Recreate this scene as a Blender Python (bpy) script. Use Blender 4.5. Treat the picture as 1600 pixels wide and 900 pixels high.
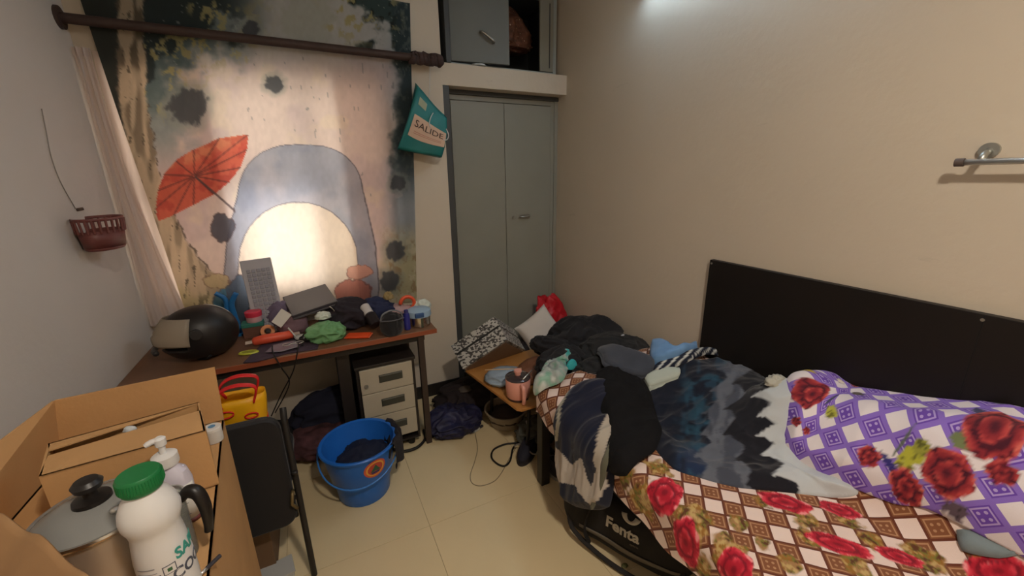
import bpy, bmesh, math, random
import numpy as np
from mathutils import Vector, Matrix, noise as mnoise
from mathutils.geometry import delaunay_2d_cdt
PI = math.pi
for o in list(bpy.data.objects): bpy.data.objects.remove(o)
SC = bpy.context.scene
COL = SC.collection
# ------------------------------------------------------------ camera
F = 625.84; CAM = np.array([0, 0, 1.59])
M = np.array([[0.89306674, -0.44963559, -0.01611311], [-0.13638363, -0.23640993, -0.96203423], [0.42875552, 0.86135834, -0.27245278]])
cd = bpy.data.cameras.new('camera'); co = bpy.data.objects.new('camera', cd); COL.objects.link(co)
cd.sensor_width = 36; cd.lens = F / 1600 * 36; cd.clip_start = 0.02
co.matrix_world = Matrix([[M[0][0], -M[1][0], -M[2][0], 0], [M[0][1], -M[1][1], -M[2][1], 0], [M[0][2], -M[1][2], -M[2][2], 1.59], [0, 0, 0, 1]])
SC.camera = co
# ------------------------------------------------------------ world, exposure
SC.view_settings.view_transform = 'Standard'; SC.view_settings.look = 'None'
SC.view_settings.exposure = 0.70; SC.view_settings.gamma = 1
w = bpy.data.worlds.new('world'); SC.world = w; w.use_nodes = True
WN = w.node_tree.nodes; WB = WN['Background']; WB.inputs[0].default_value = (1.0, .95, .92, 1); WB.inputs[1].default_value = 4.4
TUBE = 24.0       # wall tube light strength
FILL = 21.0       # added warm fill lamp, unseen behind the viewpoint, watts

# ------------------------------------------------------------ helpers
def lin(c):
    return tuple((x / 255 / 12.92) if x <= 10 else ((x / 255 + .055) / 1.055) ** 2.4 for x in c)
def linA(c):
    c = np.asarray(c, float) / 255
    return np.where(c <= .04045, c / 12.92, ((c + .055) / 1.055) ** 2.4)
def ray(x, y): return M.T @ np.array([x - 800, y - 450, F])
def at(px, py, x=None, y=None, z=None):
    d = ray(px, py)
    i, v = (0, x) if x is not None else (1, y) if y is not None else (2, z)
    return Vector(CAM + d * (v - CAM[i]) / d[i])
def proj(P):
    P = np.asarray(P, float) - CAM; c = P @ M.T
    return c[..., 0] / c[..., 2] * F + 800, c[..., 1] / c[..., 2] * F + 450, c[..., 2]
def vnoise(x, y, seed=0):
    x = np.asarray(x, float); y = np.asarray(y, float)
    xi = np.floor(x); yi = np.floor(y); fx = x - xi; fy = y - yi
    fx = fx * fx * (3 - 2 * fx); fy = fy * fy * (3 - 2 * fy)
    def h(a, b):
        n = np.sin(a * 127.1 + b * 311.7 + seed * 74.7) * 43758.5453
        return n - np.floor(n)
    return (h(xi, yi) * (1 - fx) + h(xi + 1, yi) * fx) * (1 - fy) + (h(xi, yi + 1) * (1 - fx) + h(xi + 1, yi + 1) * fx) * fy
def fbm(x, y, seed=0, o=4):
    s = 0; a = .5; t = 0
    for i in range(o):
        s = s + a * vnoise(x * 2 ** i, y * 2 ** i, seed + i * 13); t += a; a /= 2
    return s / t
def sst(x, a, b):
    t = np.clip((np.asarray(x, float) - a) / (b - a), 0, 1); return t * t * (3 - 2 * t)

MATS = {}
def mat(name, col, rough=.6, metal=0, var=0, vs=8, bump=0, bs=60, alpha=1, trans=0, sheen=0, coat=0, spec=.5, emit=0, ior=1.45):
    if name in MATS: return MATS[name]
    m = bpy.data.materials.new(name); m.use_nodes = True; N = m.node_tree.nodes; L = m.node_tree.links
    b = N['Principled BSDF']; c = (*lin(col), 1)
    b.inputs['Base Color'].default_value = c; b.inputs['Roughness'].default_value = rough
    b.inputs['Metallic'].default_value = metal; b.inputs['Alpha'].default_value = alpha
    b.inputs['Transmission Weight'].default_value = trans; b.inputs['Sheen Weight'].default_value = sheen
    b.inputs['Coat Weight'].default_value = coat; b.inputs['Specular IOR Level'].default_value = spec; b.inputs['IOR'].default_value = ior
    if emit: b.inputs['Emission Color'].default_value = c; b.inputs['Emission Strength'].default_value = emit
    tc = N.new('ShaderNodeTexCoord')
    if var:
        n = N.new('ShaderNodeTexNoise'); n.inputs['Scale'].default_value = vs; n.inputs['Detail'].default_value = 6
        L.new(tc.outputs['Object'], n.inputs['Vector'])
        r = N.new('ShaderNodeMapRange'); r.inputs[1].default_value = .3; r.inputs[2].default_value = .7
        r.inputs[3].default_value = 1 - var; r.inputs[4].default_value = 1 + var * .6; L.new(n.outputs[0], r.inputs[0])
        h = N.new('ShaderNodeVectorMath'); h.operation = 'SCALE'; h.inputs[0].default_value = c[:3]
        L.new(r.outputs[0], h.inputs['Scale']); L.new(h.outputs[0], b.inputs['Base Color'])
    if bump:
        n = N.new('ShaderNodeTexNoise'); n.inputs['Scale'].default_value = bs; n.inputs['Detail'].default_value = 4
        L.new(tc.outputs['Object'], n.inputs['Vector'])
        u = N.new('ShaderNodeBump'); u.inputs['Strength'].default_value = bump; u.inputs['Distance'].default_value = .01
        L.new(n.outputs[0], u.inputs['Height']); L.new(u.outputs[0], b.inputs['Normal'])
    MATS[name] = m; return m
def colmat(name, rough=.85, sheen=0, transl=0, bump=.15, bs=250):
    if name in MATS: return MATS[name]
    m = bpy.data.materials.new(name); m.use_nodes = True; N = m.node_tree.nodes; L = m.node_tree.links
    b = N['Principled BSDF']; b.inputs['Roughness'].default_value = rough; b.inputs['Sheen Weight'].default_value = sheen
    b.inputs['Specular IOR Level'].default_value = .25
    a = N.new('ShaderNodeVertexColor'); a.layer_name = 'Col'; L.new(a.outputs[0], b.inputs['Base Color'])
    if bump:
        tc = N.new('ShaderNodeTexCoord'); n = N.new('ShaderNodeTexNoise'); n.inputs['Scale'].default_value = bs
        L.new(tc.outputs['Object'], n.inputs['Vector']); u = N.new('ShaderNodeBump'); u.inputs['Strength'].default_value = bump; u.inputs['Distance'].default_value = .004
        L.new(n.outputs[0], u.inputs['Height']); L.new(u.outputs[0], b.inputs['Normal'])
    if transl:
        t = N.new('ShaderNodeBsdfTranslucent'); L.new(a.outputs[0], t.inputs[0]); x = N.new('ShaderNodeMixShader'); x.inputs[0].default_value = transl
        L.new(b.outputs[0], x.inputs[1]); L.new(t.outputs[0], x.inputs[2]); L.new(x.outputs[0], N['Material Output'].inputs[0])
    MATS[name] = m; return m
def translmat(name, col, tr=.5, rough=.9, transp=0):
    if name in MATS: return MATS[name]
    m = mat(name, col, rough, spec=.2); N = m.node_tree.nodes; L = m.node_tree.links; b = N['Principled BSDF']
    t = N.new('ShaderNodeBsdfTranslucent'); t.inputs[0].default_value = (*lin(col), 1)
    x = N.new('ShaderNodeMixShader'); x.inputs[0].default_value = tr
    L.new(b.outputs[0], x.inputs[1]); L.new(t.outputs[0], x.inputs[2]); out = x
    if transp:
        q = N.new('ShaderNodeBsdfTransparent'); y = N.new('ShaderNodeMixShader'); y.inputs[0].default_value = transp
        L.new(x.outputs[0], y.inputs[1]); L.new(q.outputs[0], y.inputs[2]); out = y
    L.new(out.outputs[0], N['Material Output'].inputs[0]); return m
def thinglass(name, col=(235, 240, 240), gloss=.12, rough=.03, tint=None):
    if name in MATS: return MATS[name]
    m = bpy.data.materials.new(name); m.use_nodes = True; N = m.node_tree.nodes; L = m.node_tree.links
    t = N.new('ShaderNodeBsdfTransparent'); t.inputs[0].default_value = (*lin(col), 1)
    g = N.new('ShaderNodeBsdfPrincipled'); g.inputs['Base Color'].default_value = (*lin(tint or (200, 205, 205)), 1); g.inputs['Roughness'].default_value = rough
    x = N.new('ShaderNodeMixShader'); x.inputs[0].default_value = gloss
    L.new(t.outputs[0], x.inputs[1]); L.new(g.outputs[0], x.inputs[2]); L.new(x.outputs[0], N['Material Output'].inputs[0])
    MATS[name] = m; return m

def rotz(a): return Matrix.Rotation(a, 4, 'Z')
class MB:
    def __init__(s): s.v = []; s.f = []; s.x = Matrix.Identity(4)
    def add(s, vs, fs):
        n = len(s.v); s.v += [tuple(s.x @ Vector(v)) for v in vs]; s.f += [tuple(i + n for i in f) for f in fs]; return s
    def box(s, x0, x1, y0, y1, z0, z1):
        return s.add([(x, y, z) for z in (z0, z1) for y in (y0, y1) for x in (x0, x1)], [(0, 2, 3, 1), (4, 5, 7, 6), (0, 1, 5, 4), (2, 6, 7, 3), (0, 4, 6, 2), (1, 3, 7, 5)])
    def cbox(s, c, d): return s.box(c[0] - d[0] / 2, c[0] + d[0] / 2, c[1] - d[1] / 2, c[1] + d[1] / 2, c[2] - d[2] / 2, c[2] + d[2] / 2)
    def tube(s, pts, r, seg=10, cap=True, flat=1):
        pts = [Vector(p) for p in pts]; n = len(pts); rs = r if isinstance(r, (list, tuple)) else [r] * n
        vs = []; fs = []; up = None
        for i, p in enumerate(pts):
            t = (pts[min(i + 1, n - 1)] - pts[max(i - 1, 0)]).normalized()
            if up is None: up = t.cross(Vector((0, 0, 1))) if abs(t.z) < .9 else t.cross(Vector((1, 0, 0)))
            up = (up - t * up.dot(t)).normalized(); b = t.cross(up)
            for k in range(seg):
                a = 2 * PI * k / seg; vs.append(p + (up * math.cos(a) + b * math.sin(a) * flat) * rs[i])
        for i in range(n - 1):
            for k in range(seg):
                a = i * seg + k; b2 = i * seg + (k + 1) % seg; fs.append((a, b2, b2 + seg, a + seg))
        if cap: fs.append(tuple(range(seg))[::-1]); fs.append(tuple((n - 1) * seg + k for k in range(seg)))
        return s.add(vs, fs)
    def lathe(s, prof, c=(0, 0, 0), seg=32, sx=1, sy=1, cap=False):
        vs = []; fs = []; n = len(prof)
        for r, z in prof:
            for k in range(seg):
                a = 2 * PI * k / seg; vs.append((c[0] + r * math.cos(a) * sx, c[1] + r * math.sin(a) * sy, c[2] + z))
        for i in range(n - 1):
            for k in range(seg):
                a = i * seg + k; b = i * seg + (k + 1) % seg; fs.append((a, b, b + seg, a + seg))
        if cap: fs.append(tuple(range(seg))[::-1]); fs.append(tuple((n - 1) * seg + k for k in range(seg)))
        return s.add(vs, fs)
    def grid(s, nu, nv, fn):
        vs = [fn(i / nu, j / nv) for j in range(nv + 1) for i in range(nu + 1)]
        return s.add(vs, [(j * (nu + 1) + i, j * (nu + 1) + i + 1, (j + 1) * (nu + 1) + i + 1, (j + 1) * (nu + 1) + i) for j in range(nv) for i in range(nu)])
    def slab(s, quad, n, t):     # quad of 4 points thickened along -n
        n = Vector(n).normalized() * t; q = [Vector(p) for p in quad]
        k = len(q); return s.add(q + [p - n for p in q], [tuple(range(k)), tuple(range(2 * k - 1, k - 1, -1))] + [(i + k, (i + 1) % k + k, (i + 1) % k, i) for i in range(k)])
    def build(s, name, m, parent=None, smooth=False, bevel=0, solid=0, sub=0, world=False, bseg=2):
        me = bpy.data.meshes.new(name)
        vs = s.v
        if world and parent is not None:
            i = parent_world(parent).inverted(); vs = [tuple(i @ Vector(v)) for v in vs]
        me.from_pydata(vs, [], s.f); me.update()
        bm = bmesh.new(); bm.from_mesh(me); bmesh.ops.recalc_face_normals(bm, faces=bm.faces); bm.to_mesh(me); bm.free()
        me.materials.append(m)
        if smooth:
            me.shade_smooth()
            if smooth == 'auto': me.set_sharp_from_angle(angle=R(38))
        o = bpy.data.objects.new(name, me); COL.objects.link(o)
        if parent is not None: o.parent = parent
        if solid: q = o.modifiers.new('solid', 'SOLIDIFY'); q.thickness = abs(solid); q.offset = -1 if solid > 0 else 1
        if bevel: q = o.modifiers.new('bevel', 'BEVEL'); q.width = bevel; q.segments = bseg; q.limit_method = 'ANGLE'; q.angle_limit = R(35)
        if sub: q = o.modifiers.new('sub', 'SUBSURF'); q.levels = sub; q.render_levels = sub
        return o
def R(d): return math.radians(d)
def parent_world(p):
    m = p.matrix_basis.copy(); q = p.parent
    while q is not None: m = q.matrix_basis @ m; q = q.parent
    return m
def tag(o, label, cat, group=None):
    o['label'] = label; o['category'] = cat
    if group: o['group'] = group
    return o
def thing(name, label, cat, loc=(0, 0, 0), rz=0, group=None, rot=None):
    o = bpy.data.objects.new(name, None); COL.objects.link(o); o.location = loc; o.rotation_euler = rot or (0, 0, rz); o.empty_display_size = .05
    return tag(o, label, cat, group)
def struct(o): o['kind'] = 'structure'; return o
def stuff(o): o['kind'] = 'stuff'; return o
def setcol(o, arr):
    me = o.data; a = me.color_attributes.new('Col', 'FLOAT_COLOR', 'POINT')
    c = np.ones((len(me.vertices), 4), np.float32); c[:, :3] = linA(arr); a.data.foreach_set('color', c.ravel())
def verts(o):
    a = np.empty(len(o.data.vertices) * 3); o.data.vertices.foreach_get('co', a); return a.reshape(-1, 3)
def text(name, body, size, mx, m, parent, ext=.0006, bend=None, sx=1, bold=0):
    c = bpy.data.curves.new(name, 'FONT'); c.body = body; c.size = size; c.extrude = ext; c.align_x = 'CENTER'; c.align_y = 'CENTER'; c.offset = bold; c.resolution_u = 3
    t = bpy.data.objects.new('tmp', c); me = bpy.data.meshes.new_from_object(t); bpy.data.objects.remove(t); bpy.data.curves.remove(c)
    for v in me.vertices:
        v.co.x *= sx
        if bend:
            a = v.co.x / bend; r = bend + v.co.z; v.co = Vector((math.sin(a) * r, v.co.y, math.cos(a) * r - bend))
    me.transform(mx); me.name = name; me.materials.clear(); me.materials.append(m)
    o = bpy.data.objects.new(name, me); COL.objects.link(o); o.parent = parent; return o
def lump(name, c, r, m, parent=None, seed=0, amp=.18, freq=1.8, sub=5, flat=.0, lobes=(), rot=0, ridge=1, world=False, zmin=None):
    bm = bmesh.new(); bmesh.ops.create_icosphere(bm, subdivisions=sub, radius=1)
    for v in bm.verts:
        d = v.co.normalized(); k = 1
        for (az, el, a, wd) in lobes:
            q = Vector((math.cos(R(az)) * math.cos(R(el)), math.sin(R(az)) * math.cos(R(el)), math.sin(R(el)))); k += a * math.exp(-((1 - d.dot(q)) / wd))
        p = d * freq + Vector((seed * 3.1, seed * 1.7, seed))
        wv = mnoise.noise_vector(p * .7) * .8
        n = 1 - 2 * abs(mnoise.noise(p + wv)) if ridge else mnoise.noise(p)
        n2 = 1 - 2 * abs(mnoise.noise((p + wv) * 2.3 + Vector((9, 1, 4))))
        k *= 1 + amp * (n - .3) + amp * .22 * (n2 - .4)
        v.co = d * k; z = v.co.z
        if z < -flat: v.co.z = -flat + (z + flat) * .15
    mx = Matrix.Translation(c) @ rotz(rot) @ Matrix.Diagonal((*r, 1)); bm.transform(mx)
    if zmin is not None:
        for v in bm.verts:
            if v.co.z < zmin: v.co.z = zmin
    me = bpy.data.meshes.new(name); bm.to_mesh(me); bm.free(); me.shade_smooth(); me.materials.append(m)
    if world and parent is not None: me.transform(parent_world(parent).inverted())
    o = bpy.data.objects.new(name, me); COL.objects.link(o)
    if parent is not None: o.parent = parent
    return o
def curve_pts(P, n=8):     # Catmull-Rom
    P = [Vector(p) for p in P]; Q = [P[0]] + P + [P[-1]]; out = []
    for i in range(1, len(Q) - 2):
        a, b, c, d = Q[i - 1:i + 3]
        for k in range(n):
            t = k / n; out.append(.5 * ((2 * b) + (c - a) * t + (2 * a - 5 * b + 4 * c - d) * t * t + (3 * b - a - 3 * c + d) * t ** 3))
    out.append(P[-1]); return out
# ============================================================ STRUCTURE
XL, XR, YB, ZC, YR = -.835, 1.805, 2.68, 2.85, -1.3
def wallmat(name, col, scuff=.25):
    m = mat(name, col, .75, var=.05, vs=1.3, bump=.12, bs=35, spec=.25)
    N = m.node_tree.nodes; L = m.node_tree.links; b = N['Principled BSDF']; src = b.inputs['Base Color'].links[0].from_socket
    tc = N.new('ShaderNodeTexCoord'); mp = N.new('ShaderNodeMapping'); mp.inputs['Scale'].default_value = (5, 2.2, 9)
    n = N.new('ShaderNodeTexNoise'); n.inputs['Scale'].default_value = 1.3; n.inputs['Detail'].default_value = 9; n.inputs['Roughness'].default_value = .65
    L.new(tc.outputs['Object'], mp.inputs[0]); L.new(mp.outputs[0], n.inputs['Vector'])
    r = N.new('ShaderNodeMapRange'); r.inputs[1].default_value = .66; r.inputs[2].default_value = .78; r.inputs[3].default_value = 0; r.inputs[4].default_value = scuff
    L.new(n.outputs[0], r.inputs[0]); x = N.new('ShaderNodeMix'); x.data_type = 'RGBA'; L.new(r.outputs[0], x.inputs[0]); L.new(src, x.inputs[6])
    x.inputs[7].default_value = (*lin((120, 112, 98)), 1); L.new(x.outputs[2], b.inputs['Base Color']); return m
wm = wallmat('wall_paint_cream', (206, 194, 176)); wl = wallmat('wall_paint_grey', (212, 206, 200), .12)
# floor: slab and polished tiles
grout = mat('grout', (170, 150, 115), .9)
fl = struct(MB().box(XL - .1, XR + .1, YR - .1, 3.4, -.06, -.002).build('floor', grout))
tm = mat('floor_tile_cream', (217, 198, 158), .28, var=.04, vs=3, spec=.35)
tile = MB().box(-.299, .299, -.299, .299, -.02, 0)
t0 = None
for i in range(6):
    for j in range(7):
        cx, cy = -1.19 + .6 * i + .001, -1.16 + .6 * j
        if cx - .3 > XR or cx + .3 < XL: continue
        if t0 is None: t = t0 = tile.build('tile', tm, fl, bevel=.001)
        else: t = t0.copy(); COL.objects.link(t)
        t.location = (cx + .0, cy, 0)
# back wall with the window opening and the two cupboard openings
WX0, WX1, WZ0, WZ1 = -.78, .50, .93, 2.14
CX0 = .868
b = MB(); y1 = YB + .12
b.box(XL - .1, WX0, YB, y1, 0, ZC); b.box(WX0, WX1, YB, y1, 0, WZ0); b.box(WX0, WX1, YB, y1, WZ1, ZC); b.box(WX1, CX0, YB, y1, 0, ZC)
b.box(CX0, XR, YB, y1, 2.143, 2.272)
b.box(CX0, XR, YB, y1, 2.80, ZC)
b.box(.70, .72, y1, 3.4, 0, ZC); b.box(.70, XR, 3.36, 3.4, 0, ZC)
struct(b.build('wall_back', wm))
struct(MB().box(XR, XR + .12, YR, 3.4, 0, ZC).build('wall_right', wm))
struct(MB().box(XL - .12, XL, YR, YB + .12, 0, ZC).build('wall_left', wl))
struct(MB().box(XL, XR, YR - .12, YR, 0, ZC).build('wall_rear', wm))
struct(MB().box(XL - .12, XR + .12, YR - .12, 3.4, ZC, ZC + .1).build('ceiling', mat('ceiling_white', (215, 212, 205), .8)))
struct(MB().box(XL, CX0 + .0, YB - .012, YB, 0, .095).build('baseboard_back', mat('skirting_black', (34, 31, 30), .5), bevel=.002))
struct(MB().box(XR - .012, XR, YR, YB, 0, .095).build('baseboard_right', mat('skirting_black', (34, 31, 30)), bevel=.002))
struct(MB().box(XL - .12, XR + .12, 3.32, 3.4, 0, ZC).build('trim_1', wm)) if False else None
# window
wf = mat('window_frame_paint', (150, 142, 128), .5)
win = MB()
for x in (WX0, WX1 - .04): win.box(x, x + .04, YB + .04, YB + .1, WZ0, WZ1)
for z in (WZ0, WZ1 - .04): win.box(WX0, WX1, YB + .04, YB + .1, z, z + .04)
wo = struct(win.build('window_1', wf, bevel=.003))
MB().box(-.40, -.365, YB + .045, YB + .095, WZ0, WZ1).build('mullion', wf, wo); MB().box(.04, .07, YB + .045, YB + .095, WZ0, WZ1).build('mullion', wf, wo)
MB().box(WX0, WX1, YB + .045, YB + .095, 1.53, 1.56).build('transom', wf, wo)
semi = translmat('bright_core_glass', (228, 224, 216), .55, .4, transp=.5); frost = translmat('frosted_glass', (225, 220, 210), .55, .5, transp=.12)  # unseen panes; the clearer lower middle one is added for the bright core
for (a, c) in ((WX0 + .04, -.40), (-.365, .04), (.07, WX1 - .04)):
    MB().box(a, c, YB + .07, YB + .074, 1.56, WZ1 - .04).build('pane', frost, wo)
    MB().box(a, c, YB + .07, YB + .074, WZ0 + .04, 1.53).build('pane', semi if -.5 < a < .03 else frost, wo)

# ============================================================ WALL THINGS
# wall-mounted tube light above the frame on the right wall
t = thing('tube_light', 'white fluorescent tube light mounted high on the right wall', 'lamp', (XR, 1.33, 2.56))
MB().cbox((-.02, 0, 0), (.04, 1.24, .05)).build('fixture_body', mat('white_metal', (225, 225, 222), .4), t, bevel=.004)
for s in (-1, 1): MB().cbox((-.04, s * .605, 0), (.05, .02, .045)).build('end_cap', MATS['white_metal'], t, bevel=.003)
MB().tube([(-.055, -.595, 0), (-.055, .595, 0)], .013, 12).build('tube', mat('tube_glow', (206, 232, 255), emit=TUBE), t, smooth=True)
t = thing('fill_lamp', 'added round frosted fill lamp on the unseen ceiling behind the viewpoint', 'lamp', (.45, -.35, ZC))  # added unseen lamp, warm fill for the room
MB().lathe([(.10, 0), (.10, -.025), (.0, -.025)], seg=24).build('base', MATS['white_metal'], t, smooth='auto')
MB().lathe([(.085, -.026), (.09, -.05), (.07, -.085), (.035, -.105), (0, -.11)], seg=24).build('shade', mat('fill_shade_glow', (255, 226, 185), emit=3.0), t, smooth=True)
ld = bpy.data.lights.new('fill_light', 'AREA'); ld.shape = 'DISK'; ld.size = .17; ld.energy = FILL; ld.color = (1, .89, .76)
lo = bpy.data.objects.new('fill_light', ld); COL.objects.link(lo); lo.parent = t; lo.location = (0, 0, -.12)
pd = bpy.data.lights.new('window_portal', 'AREA'); pd.shape = 'RECTANGLE'; pd.size = 1.28; pd.size_y = 1.2; pd.cycles.is_portal = True
po = bpy.data.objects.new('window_portal', pd); COL.objects.link(po); po.location = (-.14, YB + .115, 1.535); po.rotation_euler = (R(-90), 0, 0)

# towel bar
t = thing('towel_bar', 'chrome towel bar with round brackets on the right wall', 'towel bar', (XR, .475, 1.615))
ch = mat('chrome', (232, 232, 230), .30, .85)
MB().tube([(-.055, .03, -.012), (-.055, -.62, -.006)], .009, 14).build('bar', ch, t, smooth=True)
for y in (.0, -.6):
    MB().tube([(0, y, .02), (-.012, y, .02)], .022, 20).build('wall_plate', mat('satin_steel', (175, 176, 170), .35, .9), t, smooth='auto')
    MB().tube([(-.008, y, .02), (-.03, y, .012), (-.055, y, -.01)], .009, 10).build('bracket', MATS['satin_steel'], t, smooth=True)
MB().tube([(-.055, .031, -.012), (-.055, .05, -.012)], .012, 12).build('end_cap', mat('dark_cap', (90, 78, 74), .5), t, smooth='auto')

# curtain rod
t = thing('curtain_rod', 'dark brown curtain rod running across in front of the tapestry', 'curtain rod', (0, 2.60, 2.26))
rodm = mat('rod_brown', (62, 46, 42), .55, var=.2, vs=14, bump=.2)
za = at(100, 28, y=2.6).z; zb = at(690, 95, y=2.6).z
MB().tube([(XL + .002, 0, za - 2.26), (.80, 0, zb - 2.26)], .021, 16).build('rod', rodm, t, smooth='auto')
MB().tube([(XL, 0, za - 2.26), (XL + .012, 0, za - 2.26)], .045, 16).build('wall_flange', rodm, t, smooth='auto')
random.seed(3)
pts = []; rs = []
for i in range(26):
    u = i / 25; pts.append((.655 + .185 * u, .004 * math.sin(i * 2.1), zb - 2.26 + .004 * math.cos(i * 1.7))); rs.append(.026 + .009 * abs(math.sin(i * 1.25)) + .004 * random.random())
MB().tube(pts, rs, 14).build('wrapped_cloth', mat('rod_wrap', (70, 54, 52), .9, var=.25, vs=40), t, smooth=True)
MB().cbox((.80, .035, zb - 2.26), (.02, .085, .03)).build('bracket', rodm, t)

# tapestry: hanging printed cloth, print painted as colour on a fine grid
YT = 2.645
TL, TR, BR_, BL_ = (-.775, 2.62), (.689, 2.55), (.583, .765), (-.665, .80)
nu, nv = 250, 330
UU, VV = np.meshgrid(np.linspace(0, 1, nu + 1), np.linspace(0, 1, nv + 1))
X = (1 - VV) * (TL[0] * (1 - UU) + TR[0] * UU) + VV * (BL_[0] * (1 - UU) + BR_[0] * UU)
Z = (1 - VV) * (TL[1] * (1 - UU) + TR[1] * UU) + VV * (BL_[1] * (1 - UU) + BR_[1] * UU)
Yw = YT + .006 * np.sin(X * 26 + 1.2 * np.sin(Z * 2)) * sst(VV, .1, .5) + .004 * np.sin(X * 11 + Z * 3) - .004 * np.exp(-((UU - 1) / .02) ** 2)
tp = np.stack([X, Yw, Z], -1)
px, py, _ = proj(np.stack([X, np.full_like(X, YT), Z], -1))
def mix(A, c, k):
    k = np.clip(k, 0, 1)[..., None]; return A * (1 - k) + np.asarray(c, float) * k
n1 = fbm(px / 38, py / 38, 1, 5); n2 = fbm(px / 14, py / 14, 2, 4); n3 = fbm(px / 70, py / 70, 7, 3); n4 = fbm(px / 5, py / 9, 9, 3)
C = np.zeros((*px.shape, 3)) + np.array([226, 211, 206])
C = mix(C, (206, 190, 196), sst(n3, .45, .65) * .6); C = mix(C, (236, 222, 200), sst(n1, .55, .75) * .5)
C = mix(C, (196, 204, 206), sst(py, 120, 60) * .8)
# pale blue wash, lower right and lower left
C = mix(C, (150, 166, 182), sst(px, 590, 630) * (.45 + .4 * (n1 > .5)))
C = mix(C, (138, 156, 160), sst(px + (n1 - .5) * 120 + (n2 - .5) * 50, 330, 270) * sst(py, 290, 200) * .85); C = mix(C, (96, 118, 124), sst(px + (n1 - .5) * 140, 290, 240) * sst(py + (n2 - .5) * 60, 220, 150) * .7)
# rain strokes
rain = (vnoise(px / 3.2, py / 17, 21) > .93) & (px > 380) & (py < 330) & (py > 60)
C = mix(C, (120, 124, 130), rain * .55)
# foliage masses at the top (teal, near black, ochre)
d_tl = (py + (px - 200) * .55) + (n1 - .5) * 170 + (n2 - .5) * 50
k = sst(d_tl, 150, 118) * sst(px, 440, 330)
C = mix(C, (88, 112, 118), sst(d_tl, 205, 150) * sst(px, 440, 300) * .9); C = mix(C, (42, 56, 60), k)
k2 = sst((px - 520) * .9 - py * .55 + (n1 - .5) * 110 + (n2 - .5) * 40, 12, 36) * sst(py, 180, 60)
C = mix(C, (52, 74, 76), k2); C = mix(C, (24, 32, 34), k2 * sst(n2, .45, .55) * .85)
k3 = sst(px + (n1 - .5) * 34 + (n2 - .5) * 20, 605, 622) * sst(py, 330, 240)
C = mix(C, (40, 58, 66), k3 * .95); C = mix(C, (96, 112, 112), k3 * sst(n4, .55, .7) * .6)
och = sst(n2 + (n4 - .5) * .3, .58, .64) * np.clip(sst(d_tl, 240, 170) * sst(d_tl, 60, 120) * sst(px, 450, 330) + sst(px, 480, 520) * sst(px, 640, 600) * sst(py, 90, 30), 0, 1)
C = mix(C, (186, 178, 122), och * .9)
C = mix(C, (196, 206, 200), (vnoise(px / 4, py / 4, 33) > .93) * (py < 110) * ((px < 420) | (px > 520)) * .5)
for cx, cy, rx, ry in ((478, 30, 42, 40),): C = mix(C, (190, 196, 190), sst(((px - cx) / rx) ** 2 + ((py - cy) / ry) ** 2 + (n2 - .5) * 1.6, 1.25, .7) * .85)
# dark foliage band left of the trunk
k = sst(px - (150 + py * .24) + (n1 - .5) * 30, 40, 15) * sst(py, 260, 190); C = mix(C, (44, 50, 48), k)
# trunk
tc = np.interp(py, [0, 60, 150, 250, 330, 400, 480], [205, 203, 208, 222, 244, 272, 320]); tw = np.interp(py, [0, 60, 200, 300, 400, 480], [22, 22, 22, 24, 36, 70])
e = np.abs(px - tc + (n2 - .5) * 14) / tw; k = sst(e, 1.05, .85)
trunk = mix(np.zeros_like(C) + np.array([198, 182, 156]), (92, 84, 70), sst(vnoise(px / 7 - py / 60, py / 45, 5), .45, .7) * np.interp(py, [0, 150, 300, 480], [.95, .75, .45, .25]))
trunk = mix(trunk, (224, 208, 180), sst(vnoise(px / 9, py / 60, 8), .6, .8) * .7)
trunk = mix(trunk, (70, 66, 58), (vnoise(px / 3.5, py / 22, 15) > .87) * .7)
C = C * (1 - k[..., None]) + trunk * k[..., None]
C = mix(C, (84, 76, 68), sst(np.abs(e - 1), .07, .02) * sst(n4, .4, .5) * .8)
# roots / undergrowth along the bottom
k = sst(py + (n1 - .5) * 60, 440, 470) * sst(px, 420, 340); C = mix(C, (206, 196, 150), k * .8); C = mix(C, (92, 88, 70), k * (vnoise(px / 4, py / 14, 44) > .8) * .7)
# thorn-free grasses, right bottom and dark leaf tufts down the right border
k = sst(px + (n1 - .5) * 50, 585, 612) * sst(py, 340, 400); C = mix(C, (190, 184, 140), k * .85); C = mix(C, (150, 118, 84), k * sst(n4, .56, .66) * .6); C = mix(C, (214, 210, 186), k * sst(n2, .58, .66) * .6)
for cx, cy, r in ((293, 165, 31), (428, 131, 15), (622, 285, 13), (618, 392, 17), (610, 438, 17), (392, 45, 14), (372, 362, 0)):
    if r: 
        q = np.hypot(px - cx, (py - cy) * 1.0) / r + (vnoise(np.arctan2(py - cy, px - cx) * 3 + 20, px * 0, int(cx)) - .5) * .3 + (n4 - .5) * .5
        C = mix(C, (150, 158, 150), sst(q, 1.6, 1.1) * .45); C = mix(C, (70, 76, 84), sst(q, 1.05, .8) * .9)
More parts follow.
